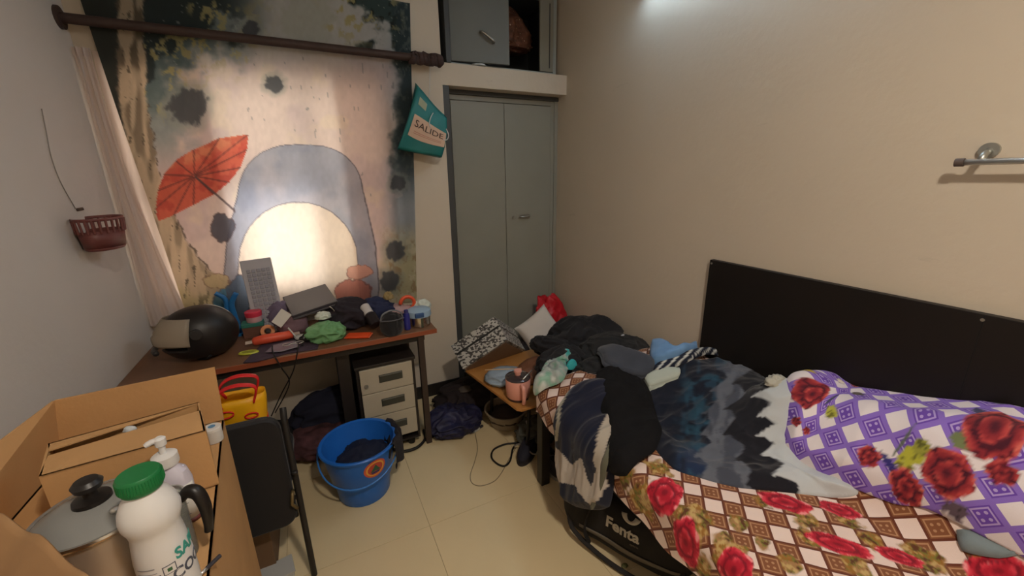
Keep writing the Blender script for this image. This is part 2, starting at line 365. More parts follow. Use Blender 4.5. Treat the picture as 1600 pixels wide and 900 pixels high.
# big rounded hill: plain blue-grey dome over a cream lower slope
mx_, top = 470, 226
hill = (np.abs(px - mx_) / np.interp(py, [226, 300, 380, 450, 500], [84, 98, 116, 122, 118])) ** 2.6 + np.where(py < 290, np.abs((290 - py) / 64.0) ** 2.4, 0) + (n4 - .5) * .05
inside = sst(hill, 1.03, .97) * (py > 222)
C = mix(C, (160, 166, 184), inside); C = mix(C, (136, 146, 170), inside * sst(n1, .45, .7) * .6); C = mix(C, (196, 190, 196), inside * sst(n3, .5, .7) * .5)
lower = (np.abs(px - 466) / np.interp(py, [310, 480], [86, 98])) ** 2.1 + np.where(py < 402, np.abs((402 - py) / 86.0) ** 2.1, 0) + (n4 - .5) * .04
li = sst(lower, 1.02, .98) * (py > 300); C = mix(C, (232, 218, 202), li)
C = mix(C, (84, 84, 96), sst(np.abs(hill - 1), .035, .012) * (py > 224) * .75); C = mix(C, (92, 90, 100), sst(np.abs(lower - 1), .03, .01) * (py > 305) * inside * .7)
# umbrella, plain red
poly = np.array([(246, 346), (243, 325), (246, 298), (256, 273), (275, 251), (303, 233), (342, 216), (388, 210), (386, 234), (376, 262), (358, 285), (334, 304), (303, 320), (272, 336)])
def inpoly(P, x, y):
    r = np.zeros(x.shape, bool)
    for a, b in zip(P, np.roll(P, -1, 0)):
        c = ((a[1] > y) != (b[1] > y)) & (x < (b[0] - a[0]) * (y - a[1]) / (b[1] - a[1] + 1e-9) + a[0]); r ^= c
    return r
iu = inpoly(poly, px, py) * 1.0
C = mix(C, (216, 100, 80), iu); C = mix(C, (222, 132, 100), iu * sst(py + .42 * (px - 300), 262, 246)); C = mix(C, (186, 64, 58), iu * sst(n2, .5, .62) * .5)
for q in poly[1:]:
    dx, dy = q - np.array((304, 275)); Lq = math.hypot(dx, dy); tt = ((px - 304) * dx + (py - 275) * dy) / Lq; dd = np.abs((px - 304) * dy - (py - 275) * dx) / Lq
    C = mix(C, (104, 56, 56), iu * (tt > 2) * (tt < Lq) * sst(dd, 1.7, .6) * .75)
dd = np.abs((px - 304) * 57 - (py - 275) * 66) / 87; C = mix(C, (84, 70, 74), sst(dd, 2.2, 1.0) * (px > 304) * (px < 368) * .85)
# pinkish flower clump bottom right, blue bush bottom left
for cx, cy, rx, ry, c in ((552, 462, 30, 26, (186, 112, 98)), (560, 425, 20, 12, (208, 150, 132)), (352, 470, 20, 20, (60, 122, 160)), (340, 440, 24, 12, (186, 172, 134)), (372, 470, 20, 44, (70, 92, 120)), (348, 356, 20, 22, (70, 72, 86))):
    q = ((px - cx) / rx) ** 2 + ((py - cy) / ry) ** 2 + (n2 - .5) * 1.1 + (n4 - .5) * .5; C = mix(C, c, sst(q, 1.1, .8) * .9)
    C = mix(C, (90, 60, 58), sst(np.abs(q - .9), .12, .04) * .5)
C = C * (1 - .08 * (n4[..., None] - .5)); C = C * .86 + np.array((200, 192, 184)) * .14  # pale haze veil mixed over the print, lifting its darks
mb = MB(); mb.v = [tuple(p) for p in tp.reshape(-1, 3)]; W = nu + 1
mb.f = [(j * W + i, j * W + i + 1, (j + 1) * W + i + 1, (j + 1) * W + i) for j in range(nv) for i in range(nu)]
to = mb.build('tapestry', colmat('printed_cloth', .9, transl=.55, bump=.1, bs=400), smooth=True)
setcol(to, C.reshape(-1, 3)); tag(to, 'large printed cloth tapestry with tree, red umbrella and grey hill over the window', 'tapestry')

# sheer curtain at the left
t = thing('curtain', 'pale pink sheer curtain hanging in the left corner beside the tapestry', 'curtain', (-.74, 2.625, 2.16))
def cf(u, v):
    x = -.085 + (.06 + .12 * v ** 2) * u; z = -1.31 * v - .02 * u
    return (x, .007 * math.sin(u * 17 + v * 1.5) + .002 * math.sin(u * 41), z)
MB().grid(70, 30, cf).build('cloth', translmat('sheer_curtain', (226, 214, 208), .5, .9, transp=.0), t, smooth=True)
def cf2(u, v):
    x = -.08 + .34 * u; return (x, .018 + .006 * math.sin(u * 31), .008 - 1.29 * v)
MB().grid(60, 4, lambda u, v: (-.087 + .064 * u, .007 * math.sin(u * 17) - .004, .0 - .035 * v)).build('top_hem', MATS['sheer_curtain'], t, smooth=True)
cb = MB().grid(80, 6, lambda u, v: (-.775 + .40 * u, 2.667 + .006 * math.sin(u * 40), 2.16 - 1.27 * v)).build('dimmer_curtain', translmat('peach_dimmer', (226, 210, 202), .5, .9), smooth=True)  # unseen layer added to keep the window glow to the middle
tag(cb, 'peach coloured thin curtain added unseen behind the left half of the tapestry to dim the window', 'curtain')
cb2 = MB().grid(50, 6, lambda u, v: (.22 + .28 * u, 2.667 + .006 * math.sin(u * 30), 2.16 - 1.27 * v)).build('dimmer_curtain', MATS['peach_dimmer'], smooth=True)  # added out of sight to soften the right side of the glow
tag(cb2, 'peach coloured thin curtain added unseen behind the right edge of the tapestry to dim the window', 'curtain')

# maroon basket on the left wall
t = thing('wall_basket', 'small maroon plastic slotted basket hung on the left wall', 'basket', (XL + .06, 2.25, 1.32))
pm = mat('maroon_plastic', (110, 62, 58), .45)
def bask(z0, z1, name):
    MB().lathe([(.058 + .014 * (z0 / .13), z0), (.058 + .014 * (z1 / .13), z1)], seg=40, sy=1.75).build(name, pm, t, smooth=True, solid=.003)
MB().lathe([(0, 0), (.054, 0), (.060, .01)], seg=40, sy=1.75).build('base', pm, t, smooth='auto', solid=.003)
bask(.008, .078, 'wall'); bask(.118, .13, 'rim')
for k in range(24):
    a = 2 * PI * k / 24; r = .069
    MB().tube([(r * .97 * math.cos(a), r * .97 * math.sin(a) * 1.75, .07), (r * 1.02 * math.cos(a), r * 1.02 * math.sin(a) * 1.75, .122)], .0042, 6).build('slat', pm, t)
p = [at(*q, x=XL + .004) for q in ((65, 170), (72, 205), (80, 245), (95, 285), (118, 326))]
tag(MB().tube(curve_pts(p), .0016, 6).build('wire', mat('old_wire', (140, 134, 126), .8), smooth=True), 'thin dark wire hanging down the left wall above the maroon basket', 'wire')
nl = at(120, 328, x=XL); tag(MB().tube([nl, nl + Vector((.02, 0, .004))], .006, 8).build('wall_hook', mat('rusty_hook', (92, 76, 66), .8), smooth=True), 'small dark hook in the left wall above the maroon basket', 'hook')

# teal shopping bag hung by the wardrobe
t = thing('shopping_bag', 'teal paper shopping bag with pink label hanging beside the wardrobe', 'bag', (.70, 2.58, 1.9))
teal = mat('teal_paper', (32, 118, 118), .5, var=.12, vs=9, bump=.3, bs=14)
y0 = 2.56
P4 = [at(652, 133, y=y0), at(699, 184, y=y0), at(690, 246, y=y0), at(622, 232, y=y0)]
Pm = [at(628, 222, y=y0 + .0), ]
def bag(u, v):
    a = P4[0].lerp(P4[1], u).lerp(P4[3].lerp(P4[2], u), v); a.y += -.035 * math.sin(PI * v) - .010 * math.sin(u * 5 + v * 4); a.z -= .012 * math.sin(PI * u) * (1 - v); return a
MB().grid(16, 20, bag).build('front_panel', teal, t, smooth=True, world=True, solid=.002)
MB().grid(16, 20, lambda u, v: bag(u, v) + Vector((.012, .085 - .02 * math.sin(PI * v), .03 * (1 - v) * 1.0))).build('back_panel', teal, t, smooth=True, world=True)
MB().grid(4, 20, lambda u, v: bag(0, v).lerp(bag(0, v) + Vector((.012, .085 - .02 * math.sin(PI * v), .03 * (1 - v))), u)).build('side_panel', teal, t, smooth=True, world=True)
MB().grid(4, 20, lambda u, v: bag(1, v).lerp(bag(1, v) + Vector((.012, .085 - .02 * math.sin(PI * v), .03 * (1 - v))), u)).build('side_panel', teal, t, smooth=True, world=True)
MB().grid(16, 4, lambda u, v: bag(u, 1).lerp(bag(u, 1) + Vector((.012, .085, 0)), v)).build('bottom_panel', teal, t, smooth=True, world=True)
def onbag(u, v, o=.003): p = bag(u, v); return p - Vector((0, o, 0))
MB().grid(14, 8, lambda u, v: onbag(.10 + .88 * u, .42 + .34 * v + .13 * (.5 - u) * (1 if v < .5 else .3) * 0 + .05 * math.sin(u * PI) * (v - .5))).build('pink_label', mat('label_pink', (206, 176, 154), .7), t, smooth=True, world=True)
MB().grid(3, 3, lambda u, v: onbag(.12 + .22 * u, .12 + .13 * v)).build('price_sticker', mat('sticker_pale', (160, 166, 140), .7), t, world=True)
def bagtext(body, size, u, v, m, sx=1):
    o = text('lettering', body, size, Matrix.Identity(4), m, t, sx=sx)
    inv = parent_world(t).inverted(); W2 = (P4[1] - P4[0]).length; H2 = (P4[3] - P4[0]).length
    for vv in o.data.vertices: vv.co = inv @ (onbag(u + vv.co.x / W2, v - vv.co.y / H2, .005) + Vector((0, -vv.co.z, 0)))
bagtext('SALIDE', .062, .54, .54, mat('ink_brown', (72, 62, 58), .8), .95)
for k, vv in enumerate((.66, .69)): MB().grid(14, 1, lambda u, v: onbag(.2 + .68 * u, vv + .008 * v, .004)).build('print_line', mat('ink_red', (176, 112, 100), .8), t, world=True)
hd = mat('cord_white', (200, 205, 205), .8)
MB().tube(curve_pts([onbag(.55, .16), onbag(.50, .28, .012), onbag(.50, .40, .01), onbag(.56, .46)]), .003, 6).build('handle_cord', hd, t, smooth=True, world=True)
MB().tube(curve_pts([onbag(.97, .3), onbag(1.05, .42, .0), onbag(1.02, .55), onbag(.93, .60)]), .003, 6).build('handle_cord', hd, t, smooth=True, world=True)
a = at(672, 100, y=2.62); MB().tube([a, (P4[0] + P4[1]) / 2 + Vector((0, .07, .02))], .0016, 6).build('hanging_string', hd, t, world=True)

# ============================================================ WARDROBE AND LOFT
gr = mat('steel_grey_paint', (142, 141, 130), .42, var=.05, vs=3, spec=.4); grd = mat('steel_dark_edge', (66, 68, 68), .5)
YW = 2.80
t = thing('wardrobe', 'tall grey steel two door wardrobe set into the back wall', 'wardrobe', (1.35, YW, 0))
fx0, fx1, fz1 = at(690, 140, y=YW).x - 1.35, XR - 1.35 - .001, 2.142
def frame(t, x0, x1, z0, z1, wdt, m, y0=0, y1=.03, name='frame'):
    MB().box(x0, x0 + wdt, y0, y1, z0, z1).box(x1 - wdt, x1, y0, y1, z0, z1).box(x0 + wdt, x1 - wdt, y0, y1, z1 - wdt, z1).box(x0 + wdt, x1 - wdt, y0, y1, z0, z0 + wdt).build(name, m, t, bevel=.002)
frame(t, fx0 - .03, fx0 + .03 - .012, 0, fz1 + 0, .02, grd) if False else None
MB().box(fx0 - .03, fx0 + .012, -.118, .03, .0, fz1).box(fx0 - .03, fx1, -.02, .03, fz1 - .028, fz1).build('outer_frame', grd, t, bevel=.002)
frame(t, fx0 + .012, fx1 - .03, .06, fz1 - .028, .032, gr, -.004, .03, 'inner_frame')
xm = at(788, 250, y=YW).x - 1.35
MB().box(fx0 + .05, xm - .0015, -.012, .02, .095, fz1 - .064).build('door', gr, t, bevel=.003)
d2 = MB().box(xm + .0015, fx1 - .066, -.012, .02, .095, fz1 - .064).build('door', gr, t, bevel=.003)
MB().box(fx1 - .03, fx1, -.01, .03, 0, fz1 - .028).build('side_filler', gr, t)
hp = at(818, 338, y=YW) - Vector((1.35, YW, 0))
MB().tube(curve_pts([(hp.x - .04, -.013, hp.z), (hp.x - .035, -.038, hp.z), (hp.x + .03, -.038, hp.z + .003), (hp.x + .04, -.013, hp.z + .003)]), .006, 8).build('handle', mat('handle_steel', (170, 170, 165), .3, .9), t, smooth=True)
MB().cbox((hp.x, -.014, hp.z), (.10, .004, .03)).build('handle_plate', MATS['handle_steel'], t, bevel=.001)
MB().tube([(hp.x - .095, -.011, hp.z - .002), (hp.x - .095, -.02, hp.z - .002)], .011, 16).build('lock', MATS['handle_steel'], t, smooth='auto')
MB().box(fx0, fx1, .03, .5, .02, fz1).build('body', grd, t)

t = thing('loft_cabinet', 'grey steel loft cabinet with open doors above the wardrobe', 'cabinet', (1.35, YW, 2.275))
lx0, lx1 = at(690, 40, y=YW).x - 1.35, XR - 1.35 - .001
MB().box(lx0 - .02, lx0 + .012, -.118, .03, 0, .52).build('outer_frame', grd, t, bevel=.002)
frame(t, lx0 + .012, lx1 - .02, .004, .52, .028, mat('steel_light_edge', (160, 168, 166), .4), -.01, .03, 'inner_frame')
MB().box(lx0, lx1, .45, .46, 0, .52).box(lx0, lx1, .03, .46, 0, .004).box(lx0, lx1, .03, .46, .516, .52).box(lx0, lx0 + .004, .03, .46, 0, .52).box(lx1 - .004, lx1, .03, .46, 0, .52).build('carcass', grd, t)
# left door, ajar, hinged on the left
xh = lx0 + .045
L2 = at(794, 60, y=YW - .05).x - 1.35 - xh
dm = MB(); dm.x = Matrix.Translation((xh, -.012, .0)) @ rotz(R(-7)); dm.box(0, L2, -.016, .004, .035, .50)
dl = dm.build('door', mat('steel_grey_dull', (112, 114, 108), .5, var=.05, vs=4), t, bevel=.003)
hm = MB(); hm.x = dm.x; hm.tube(curve_pts([(L2 * .50, -.018, .215), (L2 * .53, -.042, .208), (L2 * .70, -.042, .165), (L2 * .72, -.018, .158)]), .008, 8); hm.build('handle', MATS['handle_steel'], t, smooth=True)
dr = MB(); dr.x = Matrix.Translation((lx1 - .055, -.012, 0)) @ rotz(R(78)); dr.box(-.40, -.012, -.01, .01, .03, .50)
dr = MB(); dr.x = Matrix.Translation((lx1 - .062, .0, 0)) @ rotz(R(-68)); dr.box(-.002, .12, -.02, .0, .03, .50)
MB().box(lx1 - .16, lx1 - .05, -.014, .004, .035, .50).build('door', gr, t, bevel=.003)
MB().box(lx1 - .085, lx1 - .078, -.017, -.013, .06, .47).build('door_rib', grd, t)
# brown spangled cloth inside
def spang():
    o = lump('bundle', (1.35 + (xh + L2) + .02, YW + .20, 2.275 + .22), (.26, .15, .24), mat('spangled_brown', (112, 70, 50), .6, var=.5, vs=30, bump=.6, bs=40), seed=4, amp=.25, sub=5)
    m = MATS['spangled_brown']; N = m.node_tree.nodes; L = m.node_tree.links; bb = N['Principled BSDF']
    v = N.new('ShaderNodeTexVoronoi'); v.inputs['Scale'].default_value = 38; tc2 = N.new('ShaderNodeTexCoord'); L.new(tc2.outputs['Object'], v.inputs['Vector'])
    r = N.new('ShaderNodeMath'); r.operation = 'LESS_THAN'; r.inputs[1].default_value = .16; L.new(v.outputs[0], r.inputs[0])
    src = bb.inputs['Base Color'].links[0].from_socket; x = N.new('ShaderNodeMix'); x.data_type = 'RGBA'; L.new(r.outputs[0], x.inputs[0]); L.new(src, x.inputs[6]); x.inputs[7].default_value = (*lin((205, 180, 150)), 1)
    L.new(x.outputs[2], bb.inputs['Base Color']); return o
tag(spang(), 'dark brown spangled cloth bundle stuffed inside the loft cabinet', 'cloth')
cr = lump('crumpled_plastic', (1.35 + xh + .17, YW - .085, 2.282), (.05, .03, .012), mat('white_plastic_film', (214, 222, 224), .3), seed=8, amp=.3, sub=3)
tag(cr, 'crumpled white plastic on the ledge below the loft cabinet door', 'plastic wrap')
# ============================================================ DESK AND WHAT STANDS ON IT
ZD = .75
t = thing('desk', 'long brown wooden desk on dark metal legs below the tapestry', 'desk', (-.14, 2.38, 0))
wood = mat('desk_wood', (118, 84, 60), .45, var=.2, vs=5)
blk = mat('black_metal', (30, 28, 27), .5)
MB().box(-.69, .705, -.262, .25, ZD - .028, ZD).build('top', wood, t, bevel=.003)
MB().box(-.692, .707, -.266, -.262, ZD - .028, ZD - .002).build('edge_band', mat('edge_red_brown', (142, 76, 50), .4), t, bevel=.001)
MB().box(-.66, .64, -.235, -.215, ZD - .068, ZD - .028).build('apron', blk, t); MB().box(-.66, .64, .20, .22, ZD - .068, ZD - .028).build('apron', blk, t)
for x in (-.66, .60):
    for y in (-.245, .205): MB().box(x, x + .034, y, y + .034, 0, ZD - .028).build('leg', mat('leg_dark', (58, 46, 40), .5), t, bevel=.002)
    MB().box(x + .005, x + .03, -.21, .205, ZD - .068, ZD - .035).build('side_rail', blk, t)
# pedestal
cream = mat('drawer_cream', (176, 168, 150), .5, var=.04, vs=5)
a = at(560, 588, y=2.15); c = at(657, 562, y=2.15); xa, xc = a.x - .012, .432
t = thing('drawer_pedestal', 'black drawer pedestal with three cream drawer fronts under the desk', 'drawer unit', ((xa + xc) / 2, 2.16, 0))
hw = (xc - xa) / 2; zt = .575
blkw = mat('black_laminate', (38, 33, 31), .45)
MB().box(-hw, -hw + .014, 0, .42, .05, zt).box(hw - .014, hw, 0, .42, .05, zt).box(-hw, hw, .41, .42, .05, zt).box(-hw + .014, hw - .014, 0, .41, .05, .064).build('carcass', blkw, t, bevel=.001)
MB().box(-hw - .006, hw + .006, -.012, .424, zt, zt + .016).build('top', blkw, t, bevel=.002)
zs = [zt - .006, .418, .268, .10]
for k in range(3):
    d = MB().box(-hw + .017, hw - .017, -.014, .004, zs[k + 1] + .004, zs[k]).build('drawer', cream, t, bevel=.003)
    zc = (zs[k] + zs[k + 1]) / 2 + .004
    MB().box(-.045, .085, -.017, -.0135, zc - .022, zc + .026).build('handle_recess', mat('recess_dark', (58, 60, 54), .4), d, bevel=.004)
    MB().box(-.04, .08, -.021, -.0165, zc + .016, zc + .024).build('handle_lip', mat('recess_edge', (96, 98, 92), .35), d, bevel=.002)
    if k == 0: MB().tube([(-.115, -.012, zc - .025), (-.115, -.022, zc - .025)], .011, 16).build('lock', MATS['satin_steel'], d, smooth='auto')
for x in (-hw + .05, hw - .05):
    for y in (.04, .37): MB().lathe([(0, 0), (.02, .002), (.022, .02), (.02, .048), (0, .05)], (x, y, 0), 14).build('caster', mat('caster_black', (20, 20, 20), .5), t, smooth='auto')
# black side panel next to the pedestal
tag(MB().box(xa - .085, xa - .02, 2.2, 2.58, 0, .68).build('desk_side_box', blkw, bevel=.003), 'narrow black upright box standing left of the drawer pedestal', 'computer')

# helmet
t = thing('helmet', 'black motorcycle helmet with raised clear visor on the left of the desk', 'helmet', (-.545, 2.31, ZD + .125), rot=(R(4), R(-6), R(196)))
hb = mat('helmet_black', (30, 27, 27), .42)
def shell(r, name, m, test, thick=.008, bev=0):
    mb = MB(); nu_, nv_ = 56, 36
    def fn(u, v):
        th = 2 * PI * u; ph = PI * (v * .80 + .0); x = math.sin(ph) * math.cos(th); y = math.sin(ph) * math.sin(th); z = math.cos(ph)
        k = 1 + (.10 * max(0, x) ** 2 if z < .1 else .06 * max(0, x) ** 2)
        return Vector((x * r[0] * k, y * r[1], z * r[2]))
    vs = [fn(i / nu_, j / nv_) for j in range(nv_ + 1) for i in range(nu_)]
    fs = []
    for j in range(nv_):
        for i in range(nu_):
            f = (j * nu_ + i, j * nu_ + (i + 1) % nu_, (j + 1) * nu_ + (i + 1) % nu_, (j + 1) * nu_ + i)
            c = sum((vs[q] for q in f), Vector()) / 4
            if test(c.x / r[0], c.y / r[1], c.z / r[2]): fs.append(f)
    mb.v = [tuple(v) for v in vs]; mb.f = fs; o = mb.build(name, m, t, smooth=True, solid=thick); return o
opening = lambda x, y, z: x > .42 and -.42 < z < .42
shell((.155, .125, .135), 'shell', hb, lambda x, y, z: not opening(x, y, z))
shell((.144, .114, .124), 'lining', mat('helmet_lining', (24, 22, 22), .95), lambda x, y, z: not opening(x, y, z), .004)
vis = thinglass('visor_clear', (215, 205, 190), .35, .12, (225, 212, 192))
v = shell((.168, .134, .146), 'visor', vis, lambda x, y, z: x > .30 and -.22 < z < .62, .002)
MB().tube([(.03, -.118, .02), (.03, -.140, .02)], .024, 20).build('visor_pivot', mat('pivot_dark', (44, 42, 42), .4), t, smooth='auto', bevel=.002)
MB().tube([(.03, .118, .02), (.03, .140, .02)], .024, 20).build('visor_pivot', MATS['pivot_dark'], t, smooth='auto', bevel=.002)
MB().tube(curve_pts([(.172, -.05, -.06), (.178, 0, -.062), (.172, .05, -.06)]), .012, 8).build('chin_vent', MATS['pivot_dark'], t, smooth=True)
pts = []
for k in range(12):
    a_ = R(100 + 7.5 * k); pts.append((.157 * math.cos(a_) * .98 , -.045, .137 * math.sin(a_) * .96))
MB().tube(pts, .0028, 6).build('trim_strip', mat('silver_trim', (190, 188, 180), .3, .6), t, smooth=True)
MB().tube(curve_pts([(-.02, .09, -.10), (.0, .05, -.122), (.03, .0, -.122)]), .006, 6).build('chin_strap', mat('strap_black', (20, 20, 20), .9), t, smooth=True)

# keyboard leaning upright
kb0 = at(435, 492, y=2.50, ); 
t = thing('keyboard', 'pale grey keyboard standing on end against the tapestry', 'keyboard', (-.277, 2.50, ZD + .002), rot=(R(-12), R(-3), 0))
kw = mat('keyboard_grey', (176, 174, 180), .55); kk = mat('key_grey', (150, 150, 160), .55)
MB().box(-.075, .075, .0, .018, 0, .42).build('case', kw, t, bevel=.004)
km = MB()
for i in range(5):
    for j in range(15):
        x = -.052 + i * .0235; z = .018 + j * .0235
        if i > 3 and False: continue
        km.box(x, x + .019, -.006, .001, z, z + .019)
stuff(km.build('keys', kk, t, bevel=.002, bseg=1))
# laptop propped
t = thing('laptop', 'dark grey closed laptop leaning back on the tapestry behind the clutter', 'laptop', (-.05, 2.47, ZD))
q = [at(441, 464, y=2.58), at(506, 444, y=2.60), at(533, 456, y=2.54), at(503, 500, y=2.36), at(452, 487, y=2.36)]
qq = [at(441, 464, y=2.595), at(508, 443, y=2.605)]; dd0 = at(456, 494, y=2.36) - qq[0]; qq = [qq[0], qq[1], qq[1] + dd0, qq[0] + dd0]
n = (qq[1] - qq[0]).cross(qq[3] - qq[0]); n = n if n.y < 0 else -n
MB().slab(qq, n, .016).build('lid', mat('laptop_dark', (62, 58, 64), .4), t, bevel=.004, world=True)
q2 = [p - n.normalized() * .017 for p in qq]; MB().slab(q2, n, .012).build('base', mat('laptop_base', (90, 88, 92), .4), t, bevel=.003, world=True)

def bottle(name, label, loc, prof, m, capprof, cm, rot=None, group=None, seg=24, cat='bottle'):
    t = thing(name, label, cat, loc, rot=rot); MB().lathe(prof, seg=seg, cap=True).build('body', m, t, smooth='auto')
    if capprof: MB().lathe(capprof, seg=seg, cap=True).build('cap', cm, t, smooth='auto')
    return t
# green carrier bag
o = lump('plastic_bag', (.0, 2.235, ZD + .045), (.088, .070, .055), translmat('green_film', (136, 190, 136), .35, .35), seed=2, amp=.24, freq=1.8, flat=.75, lobes=((200, 20, .15, .1),)); tag(o, 'knotted translucent green plastic bag on the desk front', 'plastic bag')
o = lump('tissue', at(505, 496, y=2.31), (.036, .03, .03), mat('tissue_white', (206, 212, 200), .9), seed=5, amp=.35, sub=4); tag(o, 'crumpled white tissue behind the green plastic bag', 'tissue')
p = [at(*q_, y=2.36) for q_ in ((515, 479), (522, 485), (524, 500), (526, 512))]
tag(MB().tube(curve_pts(p), .006, 8, flat=.5).build('plastic_strap', mat('strap_cream', (196, 186, 170), .6), smooth=True), 'pale curved plastic strap standing up behind the green bag', 'strap')
# orange packet
t = thing('packet', 'flat bright orange packet on the front edge of the desk', 'packet', (.155, 2.20, ZD + .006), R(-24))
om = mat('packet_orange', (232, 82, 34), .4); MB().box(-.062, .062, -.032, .032, -.004, .008).build('pouch', om, t, bevel=.004)
MB().box(-.068, -.062, -.032, .032, -.001, .003).build('seal', mat('packet_seal', (236, 120, 80), .4), t); MB().box(.062, .068, -.032, .032, -.001, .003).build('seal', MATS['packet_seal'], t)
# dark bottle with white cap
t = bottle('bottle', 'dark bottle with white cap lying tilted beside the orange packet', (.255, 2.235, ZD + .035), [(.02, 0), (.032, .004), (.033, .075), (.025, .085)], mat('bottle_dark', (36, 28, 30), .3), [(.026, .085), (.027, .088), (.027, .145), (.022, .149)], mat('cap_white', (196, 192, 190), .5), rot=(R(-48), R(-24), 0))
# black pouch with grey handle
t = thing('lunch_bag', 'black soft lunch bag with thin grey handle at the desk front', 'bag', (.325, 2.14, ZD))
o = lump('body', (0, 0, .06), (.062, .05, .072), mat('black_fabric', (24, 24, 28), .9, sheen=.2), t, seed=6, amp=.08, flat=.8, freq=1.6)
a0 = [(-.058, -.02, .10), (-.045, -.03, .135), (0, -.035, .152), (.045, -.03, .135), (.058, -.02, .10)]
MB().tube(curve_pts(a0), .004, 8).build('handle', mat('handle_grey', (120, 122, 128), .4), t, smooth=True)
MB().tube(curve_pts([(-.062, -.035, .10), (0, -.052, .098), (.062, -.035, .10)]), .0035, 6).build('zip', mat('zip_grey', (84, 86, 92), .4), t, smooth=True)
# navy bottle
bottle('tube_bottle', 'slim deep blue tube standing right of the black lunch bag', (.415, 2.175, ZD), [(.011, 0), (.018, .006), (.018, .085), (.014, .10)], mat('blue_plastic_deep', (44, 46, 128), .35), [(.012, .10), (.012, .118), (.008, .12)], mat('blue_cap', (60, 60, 120), .4), cat='tube')
# steel lunch box with blue lid
p = at(653, 509, z=ZD); t = thing('lunch_box', 'round steel lunch box with pale blue clip lid at the desk end', 'lunch box', (.497, 2.225, ZD))
MB().lathe([(.05, 0), (.062, .004), (.064, .05), (.066, .062)], seg=40, cap=True).build('container', mat('steel', (200, 196, 186), .25, 1), t, smooth='auto')
MB().lathe([(.070, .060), (.071, .066), (.068, .092), (.055, .100), (0, .102)], seg=40).build('lid', mat('lid_blue', (150, 176, 198), .45), t, smooth='auto')
MB().cbox((-.012, -.066, .078), (.052, .014, .030)).build('clip', mat('clip_blue', (44, 78, 128), .4), t, bevel=.006)
MB().box(-.006, .006, -.0685, -.062, .004, .066).build('strap', mat('strap_olive', (70, 72, 56), .5), t)
p = at(635, 468, y=2.42); t = thing('tape_dispenser', 'bright orange plastic ring standing behind the lunch box', 'tape', (p.x, 2.40, ZD + .055))
MB().tube([(.042 * math.cos(R(x_)), .0, .042 * math.sin(R(x_)) + .03) for x_ in range(-100, 190, 14)], .011, 10).build('ring', mat('plastic_orange', (232, 92, 56), .4), t, smooth=True)
MB().cbox((-.03, 0, -.028), (.06, .05, .05)).build('base', MATS['black_fabric'], t, bevel=.008)
o = lump('tissue', (.56, 2.40, ZD + .045), (.05, .04, .045), MATS['tissue_white'], seed=15, amp=.35, sub=4); tag(o, 'crumpled white paper behind the round steel lunch box', 'tissue')
o = lump('cloth', (.40, 2.43, ZD + .035), (.09, .06, .04), mat('pink_cloth', (180, 150, 150), .9), seed=16, amp=.25, sub=4); tag(o, 'pinkish crumpled cloth at the back right of the desk', 'cloth')
# dark clothes heap on the back of desk
o = lump('cloth', (.12, 2.42, ZD + .07), (.13, .13, .085), mat('dark_plum_cloth', (40, 34, 42), .9), seed=11, amp=.25, sub=5, flat=.7); tag(o, 'dark crumpled bag heaped at the back of the desk behind the orange packet', 'bag')
o = lump('cloth', (.29, 2.44, ZD + .06), (.10, .09, .07), mat('navy_cloth', (38, 44, 74), .9), seed=12, amp=.25, sub=5, flat=.7); tag(o, 'navy blue crumpled cloth at the back of the desk behind the lunch bag', 'cloth')
p = at(607, 466, y=2.44); tag(lump('cloth', p, (.03, .025, .04), mat('mustard_cloth', (150, 130, 88), .9), seed=31, sub=4, amp=.2), 'small mustard crumpled cloth on top of the navy cloth', 'cloth')
# orange-red roll packet
t = thing('snack_packet', 'long orange-red wrapped packet lying on the desk right of the helmet', 'packet', (-.255, 2.33, ZD + .03), R(6))
MB().tube([(-.095, 0, 0), (-.085, 0, 0), (-.04, 0, .002), (.04, 0, -.001), (.088, 0, 0), (.096, 0, 0)], [.012, .022, .025, .024, .022, .010], 14).build('wrapper', mat('wrap_orange', (216, 84, 56), .4, var=.1, vs=20), t, smooth=True)
for s in (-1, 1): MB().box(*(sorted((s * .095, s * .125))), -.02, .02, -.001, .001).build('end_fin', mat('fin_white', (214, 196, 180), .4), t)
# tape roll
t = thing('tape_roll', 'orange roll of tape behind the orange-red packet', 'tape', (-.285, 2.42, ZD + .042), rot=(R(70), 0, R(10)))
MB().lathe([(.018, -.014), (.034, -.014), (.034, .014), (.018, .014), (.018, -.014)], seg=28).build('roll', mat('tape_orange', (206, 122, 46), .35), t, smooth='auto')
MB().lathe([(.015, -.014), (.018, -.014), (.018, .014), (.015, .014), (.015, -.014)], seg=28).build('core', mat('core_brown', (150, 100, 60), .8), t, smooth='auto')
# teal box and pink/red lid on it
t = thing('box', 'small teal box at the back of the desk behind the tape roll', 'box', (-.355, 2.50, ZD)); MB().box(-.05, .05, -.035, .035, 0, .075).build('body', mat('box_maroon', (112, 76, 62), .6), t, bevel=.003)
MB().box(-.053, .053, -.038, .038, .062, .085).build('lid', mat('teal_lid', (52, 122, 108), .5), t, bevel=.004)
bottle('round_tin', 'round tin with bright pink and white lid on top of the teal box', (-.345, 2.50, ZD + .085), [(.036, 0), (.038, .003), (.038, .030), (.036, .032)], mat('tin_white', (212, 170, 176), .4), [(.040, .031), (.041, .034), (.041, .056), (.037, .060)], mat('tin_pink', (212, 60, 84), .35), cat='tin')
